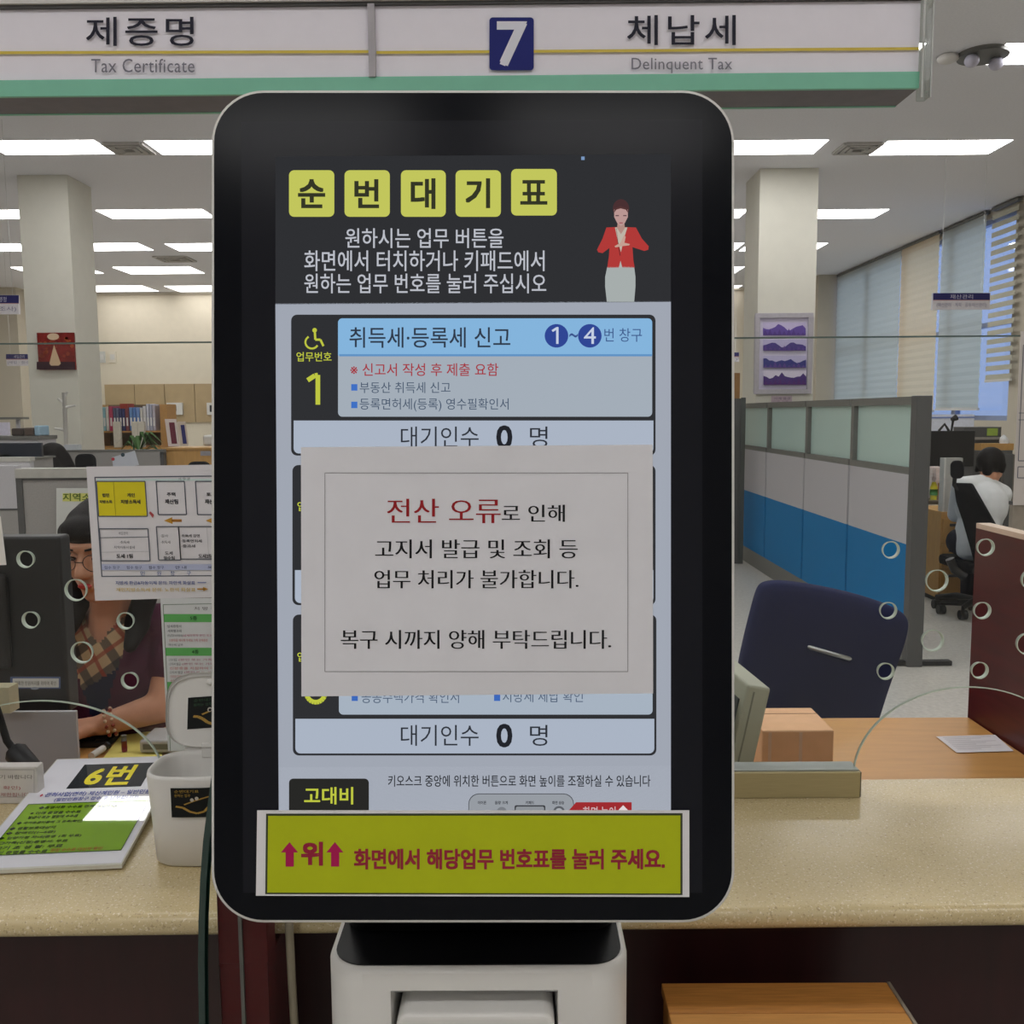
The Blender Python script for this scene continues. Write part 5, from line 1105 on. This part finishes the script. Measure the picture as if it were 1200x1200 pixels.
# brochures and small devices right of the shelf
yv = 10.6
for x0, x1, y0, y1, c, c2, label in ((193, 206, 491, 523, (222, 208, 204), (110, 50, 66), 'tall white brochure with dark red stripe beside bookshelf'), (208, 217, 494, 523, (206, 190, 176), (54, 54, 110), 'slim beige brochure with navy stripe beside bookshelf')):
    s_ = Sheet(lambda x, y, y0=y0: at(x + (y - y0) * .13, y, ybk - .02 + (y - y0) * -.002), BACKN, .004, flat); s_.rect(x0, y0, x1, y1, c).up().rect(x0 + (x1 - x0) * .35, y0 + 4, x0 + (x1 - x0) * .85, y1 - 3, c2)
    q0 = [s_.P(x0, y0), s_.P(x1, y0), s_.P(x1, y1), s_.P(x0, y1)]; s_.mb.prism([p + V((0, .02, 0)) for p in q0], [p + V((0, .001, 0)) for p in q0], 0)
    inst(s_.build('brochure'), label, 'brochure')
a, b = at(196, 472, YB - .06), at(215, 486, YB - .06)
t = thing('wall_phone', 'white wall unit with dark screen on the beige boards', 'wall unit', ((a.x + b.x) / 2, YB - .05, b.z)); B(a.x, b.x, YB - .11, YB - .051, b.z, a.z).build('case', M['white'], t); B(a.x + .03, a.x + .2, YB - .115, YB - .11, b.z + .08, a.z - .05).build('screen', M['black'], t)
a, b = at(243, 472, YB - .06), at(262, 486, YB - .06)
t = thing('wall_phone', 'second white wall unit half hidden by the kiosk edge', 'wall unit', ((a.x + b.x) / 2, YB - .05, b.z)); B(a.x, b.x, YB - .11, YB - .051, b.z, a.z).build('case', M['white'], t); B(a.x + .06, a.x + .22, YB - .115, YB - .11, b.z + .06, a.z - .05).build('screen', M['black'], t)
a, b = at(237, 510, ybk), at(262, 521, ybk)
t = thing('white_printer', 'small rounded white printer on the tan cabinet beside the kiosk', 'printer', ((a.x + b.x) / 2, ybk + .1, zc3)); B(a.x, b.x, ybk, ybk + .25, zc3 + .01, a.z).build('body', M['white'], t, .03, 3); B(a.x + .02, b.x - .02, ybk + .02, ybk + .23, zc3, zc3 + .02).build('foot', M['dgrey'], t)
# tan cabinet front, right of panel
yn = 8.7; t = thing('reception_cabinet', 'tan wooden cabinet right of the grey panel, beside the kiosk', 'cabinet', (X(225, yn), yn, 0)); B(X(191, yn), X(330, yn), yn, yn + .4, 0, Z(527, yn, 220)).build('carcass', M['tan'], t); B(X(191, yn), X(331, yn), yn - .015, yn + .41, Z(527, yn, 220), Z(524.5, yn, 220)).build('top', M['tan'], t); B(X(233, yn), X(245, yn), yn - .004, yn, Z(534, yn, 240), Z(528.5, yn, 240)).build('name_plate', mat('grey_plate', (160, 156, 160), .4), t)
yn = 8.2; P = rr2(X(216, yn), Z(590, yn, 230), X(243, yn), Z(541, yn, 230), .06, 5)
t = thing('office_chair', 'dark chair top peeking above the floor plan notice', 'chair', (X(230, yn), yn, 0)); MB().prism([V((a, yn, b)) for a, b in P], [V((a, yn + .05, b)) for a, b in P]).build('backrest', M['mesh_black'], t, .01); xm = X(230, yn); B(xm - .2, xm + .2, yn - .4, yn, .42, .49).build('seat', M['mesh_black'], t, .02); B(xm - .03, xm + .03, yn + .05, yn + .07, .42, .8).build('back_bracket', M['black'], t); MB().cyl((xm, yn - .2, .02), (xm, yn - .2, .42), .03).build('gas_column', M['black'], t); MB().box(xm - .28, xm + .28, yn - .23, yn - .17, 0, .06).box(xm - .03, xm + .03, yn - .48, yn + .08, 0, .06).build('base', M['black'], t)
# switch plate on the wall beside the left column
for x0, x1, lbl in ((116.5, 124, 'pale grey wall switch plate right of the left column'), (128, 137, 'fainter white wall switch plate further right of the left column')):
    a, b = at(x0, 412, YB), at(x1, 425, YB); t = thing('switch_plate', lbl, 'switch', ((a.x + b.x) / 2, YB, b.z)); B(a.x, b.x, YB - .03, YB, b.z, a.z).build('plate', mat('plate_%d' % int(x0), (200, 200, 196) if x0 < 120 else (222, 214, 198), .5), t); B(a.x + .03, b.x - .03, YB - .04, YB - .03, b.z + .06, a.z - .06).build('rocker', M['white'], t)
# ================================================================== THE KIOSK
KD = .797
KN = RM @ V((0, 0, 1)); K0 = CAM - KN * KD
kp = plane_map(K0, KN)
base_w = at(559, 1130, .80)
t = thing('ticket_kiosk', 'tall white queue ticket kiosk with black bezel and portrait touch screen', 'kiosk', (base_w.x, .90, 0))
def kl(x0, y0, x1, y1, r, n, off): return [kp(x, y) + KN * off for x, y in rr2(x0, y0, x1, y1, r, n)]
hs = MB()
loops = [kl(254, 112, 855, 1075, 58, 12, -.045), kl(248, 106, 860.5, 1081, 62, 12, -.036), kl(247, 105, 861.5, 1082, 62, 12, -.004), kl(248, 106, 860.5, 1081, 61, 12, 0), kl(251, 109, 857.5, 1078, 58, 12, 0)]
for a, b in zip(loops, loops[1:]): hs.prism(a, b, 0, True, False)
hs.add(loops[0], [tuple(reversed(range(len(loops[0]))))])
hs.build('head_housing', M['white'], t)
bz = MB(); l1 = kl(251, 109, 857.5, 1078, 58, 12, -.002); l2 = kl(251, 109, 857.5, 1078, 58, 12, .0004)
bz.prism(l1, l2, 0, False, True); bz.build('bezel_glass', M['glass_black'], t)
dp = Sheet(kp, KN, .0002, lambda c: mat('display_border', (27, 28, 34), .18, 0, .13, .02)); dp.lay = 3
dp.poly([(283, 143), (823, 140), (823, 1046), (285, 1046)], 0); dp.build('display_border', t)
sc = Sheet(kp, KN, .0002, lambda c: glow(c)); sc.lay = 4
BG = (160, 166, 178); DK = (47, 48, 51); YL = (194, 198, 92); YT = (190, 198, 66); WH = (170, 180, 196); TX = (46, 50, 58)
sc.poly([(323, 356), (786, 353), (786, 955), (327, 955)], BG).poly([(323, 184), (786, 181), (786, 354), (323, 357)], DK).poly([(327, 899), (786, 897), (786, 955), (327, 955)], (172, 178, 190)); sc.up()
for (a, b, ch, g) in ((339, 392, '순', (350, 211, 381, 244)), (404, 457, '번', (416, 211, 444, 244)), (470, 522.5, '대', (482, 210, 510, 245)), (534, 587, '기', (546, 210, 574, 244)), (599, 652.5, '표', (610, 212, 641, 240))):
    sc.rrect(a, 200 if a < 590 else 198.5, b, 254.5 if a < 590 else 253, 6, YL)
LT_ = (188, 191, 200)
sc.text('원하시는 업무 버튼을', 405, 268, 590, 291, LT_, .006).text('화면에서 터치하거나 키패드에서', 357, 294, 638, 318, LT_, .006).text('원하는 업무 번호를 눌러 주십시오', 357, 321, 640, 344, LT_, .006).rect(681, 184, 685, 188, (120, 150, 190))
# signing figure
sc.poly([(711.5, 313), (743, 313), (744.5, 325), (744.5, 336), (743, 354), (711, 354), (709, 336), (709, 325)], (166, 173, 172))
sc.poly([(710.5, 267), (722, 266.5), (732, 266.5), (745, 267), (752, 280), (760, 289), (759.5, 293), (755, 294.5), (741, 290), (742, 305), (743.5, 314), (729, 314), (727, 308), (725, 314), (711.5, 314), (713.5, 300), (714, 291), (706, 297), (701, 296), (699.5, 293), (706, 280)], (176, 58, 56))
sc.up().poly([(720.5, 267), (735, 267), (731, 280), (727.5, 296), (724, 284)], (190, 180, 166)).poly([(725, 314), (727, 306), (729, 314)], (176, 180, 176)).line([(722, 268), (724, 284), (726.5, 300)], .8, (90, 36, 40))
sc.up().poly([(723.5, 262), (731.5, 262), (732, 268), (727.5, 275), (723, 268)], (176, 140, 130)).poly([(720, 289), (727, 285), (731, 276), (733, 278), (731.5, 285), (738, 286.5), (737, 288), (729, 289), (721, 290.5)], (196, 160, 146))
sc.disc(727.5, 245, 9.6, (74, 48, 50), 20, 11).up().poly([(719.5, 246), (723, 246), (727, 244), (732, 246), (735.5, 246), (735.5, 255), (732, 262), (727.5, 266), (723, 262), (719.5, 255)], (186, 150, 146))
sc.up().poly([(719.6, 250), (720, 245), (727, 242.5), (735, 245), (735.4, 250), (733, 246.5), (727, 245), (722, 246.5)], (84, 52, 52)).line([(721, 253.5), (725, 253.5)], 1.2, (90, 64, 70)).line([(730, 253.5), (734, 253.5)], 1.2, (90, 64, 70)).line([(725.5, 262), (729.5, 262)], 1.3, (160, 90, 96))
sc.lay = 6
for (a, b, ch, g) in ((339, 392, '순', (350, 211, 381, 244)), (404, 457, '번', (416, 211, 444, 244)), (470, 522.5, '대', (482, 210, 510, 245)), (534, 587, '기', (546, 210, 574, 244)), (599, 652.5, '표', (610, 212, 641, 240))): sc.text(ch, *g, (52, 54, 38), .028)
def button(x0, y0, x1, y1, ydiv):
    sc.lay = 5; sc.rrect(x0, y0, x1, y1, 7, DK); sc.up().rrect(x0 + 3, ydiv, x1 - 2.5, y1 - 2.5, 6, WH); sc.poly([(x0 + 3, ydiv), (x1 - 2.5, ydiv), (x1 - 2.5, ydiv + 8), (x0 + 3, ydiv + 8)], WH)
button(341.5, 369, 768, 534, 493); sc.up().rrect(396.5, 373.5, 764, 488.5, 5, (163, 173, 184)).up().rrect(396.5, 373.5, 764, 400, 5, (132, 180, 220)).rect(396.5, 388, 764, 417, (132, 180, 220)); sc.up().rect(398, 415.5, 763.5, 418, (96, 146, 196))
sc.text('취득세·등록세 신고', 410, 384, 598, 408, (48, 58, 74), .006).text('번 창구', 708, 385, 752, 401, (62, 90, 140)).text('~', 667, 391, 677, 396, (60, 84, 140))
for cx_2 in (652, 691): sc.disc(cx_2, 394, 13.8, (48, 70, 148), 30)
sc.up().text('4', 684, 384, 698, 403.5, (196, 206, 226)).line([(647, 388.5), (652.5, 385), (654, 385)], 2.6, (196, 206, 226)).line([(653, 384), (653, 403.5)], 2.8, (196, 206, 226)); sc.lay -= 1
sc.text('※ 신고서 작성 후 제출 요함', 411, 426, 584, 441, (164, 56, 66), .006)
for y in (450.5, 471): sc.rect(412, y, 419.2, y + 7.6, (64, 112, 196))
sc.text('부동산 취득세 신고', 422, 448, 528, 461, (68, 84, 106)).text('등록면허세(등록) 영수필확인서', 422, 467, 596, 482.5, (68, 84, 106))
sc.text('업무번호', 348, 413, 389, 424, YT, .008).line([(361, 446), (369.5, 440.5), (373, 440)], 5.5, YT).line([(373, 439.8), (373, 474.5)], 5.4, YT)
sc.disc(369.2, 387.5, 2.7, YT, 14).line([(369.5, 390), (370, 398.5), (376, 398.5), (379.5, 406)], 2.6, YT)
sc.line([(366 + 7.6 * math.cos(math.radians(a)), 401.5 + 7.4 * math.sin(math.radians(a))) for a in range(30, 255, 15)], 2.2, YT)
def count(y0): sc.lay = 8; sc.text('대기인수', 470, y0, 561, y0 + 24.5, TX).text('0', 582, y0 - 1, 600, y0 + 26, (34, 36, 42), .03).text('명', 621, y0, 641.5, y0 + 24.5, TX)
count(500); 
button(343, 545, 768, 709, 668); sc.up().rrect(397, 549, 764, 664, 5, (163, 173, 184)).text('업무번호', 349, 588, 391, 599, YT, .008)
button(343.5, 720, 769, 885, 842); sc.up().rrect(397.5, 724, 764.5, 837, 5, (166, 178, 192)).up().text('업무번호', 349, 764, 391, 775, YT, .008).line([(370.5 + 11 * math.cos(math.radians(a)), 811 + 11.5 * math.sin(math.radians(a))) for a in range(-80, 170, 15)], 5.4, YT).line([(370.5 + 9.5 * math.cos(math.radians(a)), 791 + 9.5 * math.sin(math.radians(a))) for a in range(-165, 85, 15)], 5.4, YT)
for x in (412.5, 579): sc.rect(x, 813.5, x + 7.2, 821, (60, 104, 186))
sc.text('공동주택가격 확인서', 424, 809, 538, 823.5, (76, 92, 116)).text('지방세 체납 확인', 589, 808.5, 683, 822.5, (76, 92, 116)); count(849)
sc.lay = 5; sc.rrect(339, 912, 432.5, 962, 5, (40, 40, 38)).text('키오스크 중앙에 위치한 버튼으로 화면 높이를 조절하실 수 있습니다', 455, 908, 762, 921.5, (38, 40, 46), .008)
sc.rrect(549, 929.5, 672.5, 990, 12, (70, 72, 78)).up().rrect(549.8, 930.3, 671.7, 989, 11.5, (150, 155, 162)).text('고대비', 357, 922, 414, 942, YT, .02)
sc.up()
for tx, a, b in (('이어폰', 560, 570), ('음량 크게', 580, 595), ('키패드', 616, 626), ('화면 상승', 647, 661)): sc.text(tx, a, 938, b, 942, (44, 46, 52), .02)
sc.rrect(603, 943, 639, 958, 2, (60, 62, 66)).disc(588, 951, 6, (120, 124, 130)).disc(655, 951, 7, (90, 94, 100)).poly([(667, 948.5), (675, 939.5), (740, 939.5), (740, 958), (660, 958)], (158, 44, 48)).up().rrect(604.5, 944.5, 637.5, 958, 2, (140, 145, 150)).disc(655, 951, 4.6, (170, 174, 180)).text('화면 높이', 683, 944.5, 721, 957.5, (206, 176, 180), .01).poly([(724, 949), (730, 943), (736, 949)], (226, 214, 216))
sc.build('touch_screen', t)
# pedestal
by0, by1 = .80, .918; ztop = Z(1136, .80, 559); cxk = X(559, .80, 1130); bw = (X(735, .80, 1150) - cxk) * 1.025
def bl2(x0, x1, y0, y1, r, z): return [V((x, y, z)) for x, y in rr2(x0, y0, x1, y1, r, 8)]
RX0, RX1 = X(458, .8, 1180), X(654, .8, 1180); RZ1 = Z(1162, .8, 559); RZ0 = .80; assert RZ1 < ztop - .01
zl = ztop
bd = MB()
cols = [bl2(cxk - bw, cxk + bw, by0, by1, .035, z) for z in (0.02, RZ0)]
bd.prism(cols[0], cols[1], 0, True, False)
# upper part with the recess: front face split around the opening
up_ = bl2(cxk - bw, cxk + bw, by0, by1, .035, RZ0); up2 = bl2(cxk - bw, cxk + bw, by0, by1, .035, RZ1 + .001); up3 = bl2(cxk - bw, cxk + bw, by0, by1, .035, ztop - .004); up4 = bl2(cxk - bw + .004, cxk + bw - .004, by0 + .004, by1 - .004, .032, ztop)
n_ = len(up_)
def side(a, b, skip):
    for i in range(n_):
        j = (i + 1) % n_
        front = abs(a[i].y - by0) < 1e-5 and abs(a[j].y - by0) < 1e-5
        if front and skip: 
            xs = sorted((a[i].x, a[j].x))
            bd.add([(xs[0], by0, a[i].z), (RX0, by0, a[i].z), (RX0, by0, b[i].z), (xs[0], by0, b[i].z)], [(0, 1, 2, 3)]); bd.add([(RX1, by0, a[i].z), (xs[1], by0, a[i].z), (xs[1], by0, b[i].z), (RX1, by0, b[i].z)], [(0, 1, 2, 3)])
        else: bd.add([a[i], a[j], b[j], b[i]], [(0, 1, 2, 3)], 0, not front)
side(up_, up2, True); side(up2, up3, False); bd.prism(up3, up4, 0, True, False); bd.add(up4, [tuple(range(n_))])
bd.add([(cxk - bw + .03, by0 + .0, .02), (cxk + bw - .03, by0, .02), (cxk + bw - .03, by1, .02), (cxk - bw + .03, by1, .02)], [(3, 2, 1, 0)])
bd.build('pedestal', M['white'], t)
rec = MB(); d1 = by0 + .07
rec.add([(RX0, by0, RZ0), (RX1, by0, RZ0), (RX1, by0, RZ1), (RX0, by0, RZ1), (RX0 + .004, d1, RZ0), (RX1 - .004, d1, RZ0), (RX1 - .004, d1, RZ1 - .004), (RX0 + .004, d1, RZ1 - .004)], [(0, 4, 7, 3), (5, 1, 2, 6), (3, 7, 6, 2), (0, 1, 5, 4), (4, 5, 6, 7)])
rec.build('printer_recess', M['white'], t)
for x in (RX0 + .028, RX1 - .030): MB().box(x, x + .0014, by0 + .03, by0 + .032, RZ1 - .03, RZ1 - .012).build('slot', M['black'], t)
TX0, TX1 = X(464, .79, 1190), X(650, .79, 1190); tz = Z(1188, .79, 559)
tr_ = MB(); P = rr2(TX0, RZ0 + .004, TX1, tz, .012, 6); tr_.prism([V((x, by0 - .012, z)) for x, z in P], [V((x, by0 + .05, z)) for x, z in P]); tr_.build('ticket_tray', M['white'], t, .004, 3)
topb = MB(); l1 = bl2(cxk - bw + .0055, cxk + bw - .0055, by0 + .0065, by1 - .006, .03, ztop - .001); l2 = bl2(cxk - bw + .0055, cxk + bw - .0055, by0 + .0065, by1 - .006, .03, ztop + .0012); topb.prism(l1, l2); topb.build('top_plate', mat('glossy_black', (12, 12, 14), .2, 0, .3), t)
hcn = kp(555, 880) - KN * .045
nb_ = MB(); nl = [bl2(cxk - bw + .008, cxk + bw - .008, by0 + .062, by1 - .008, .025, ztop + .001), bl2(cxk - bw + .02, cxk + bw - .02, by0 + .085, by1, .02, ztop + .12)]
nb_.prism(nl[0], nl[1], 0, True); nb_.prism(nl[1], [V((cxk + (p.x - cxk) * .8, hcn.y + .03 + (p.y - by0 - .1) * .5, hcn.z + .06)) for p in nl[1]], 0, True); nb_.build('neck', mat('matt_black', (14, 14, 16), .5), t)
B(cxk - .145, cxk + .145, .72, .90, 0, .02).build('floor_plate', M['mgrey'], t, .004)
# printed papers stuck on the kiosk
nt_ = Sheet(kp, KN, .0003, flat); nt_.lay = 14
NQ = [(354, 524.5), (764, 521.5), (764.5, 811.5), (354.5, 815)]
nt_.poly(NQ, (216, 215, 220)); L0 = [kp(x, y) + KN * (.0003 * 12) for x, y in NQ]; L1_ = [kp(x, y) + KN * (.0003 * 13.9) for x, y in NQ]; nt_.mb.prism(L0, L1_, 0, False, False)
nt_.up().frame(382, 554.5, 735, 786, .8, (150, 148, 152)); rd2 = (150, 28, 34); bk2 = (24, 24, 28)
nt_.serif('전산 오류', 455, 584.5, 586, 613, rd2, 1.2).serif('로 인해', 588.5, 591.5, 661, 611.5, bk2).serif('고지서 발급 및 조회 등', 441, 632, 676, 654, bk2).serif('업무 처리가 불가합니다.', 440, 667.5, 677, 689, bk2).serif('복구 시까지 양해 부탁드립니다.', 401, 737.5, 715, 759.5, bk2)
inst(nt_.build('error_notice'), 'white paper notice with red heading taped across the kiosk screen', 'notice')
ys = Sheet(kp, KN, .0003, flat); ys.lay = 10
ys.poly([(302.5, 948.5), (807, 948.5), (807, 1049.5), (301, 1048)], (222, 220, 222)); ys.up().poly([(313, 952), (799, 951.5), (799, 1047), (312, 1046)], (60, 66, 44)); ys.up().poly([(315.5, 954.5), (796.5, 954), (796.5, 1045), (314.5, 1044)], (176, 186, 24)); ys.up()
q0 = [kp(x, y) + KN * .0021 for x, y in ((302.5, 948.5), (807, 948.5), (807, 1049.5), (301, 1048))]; ys.mb.prism(q0, [p + KN * .0008 for p in q0], 0, False, False)
for x in (330.5, 383.5): ys.poly([(x, 997), (x + 10, 985), (x + 20, 997)], (172, 26, 84)).rect(x + 5.5, 996.5, x + 15, 1013.5, (172, 26, 84))
ys.text('위', 354.5, 985, 379, 1012, (150, 38, 60), .04).text('화면에서 해당업무 번호표를 눌러 주세요.', 416, 993, 778, 1016.5, (150, 40, 58), .03)
inst(ys.build('instruction_strip'), 'yellow instruction strip with magenta arrows taped to kiosk bottom', 'notice')
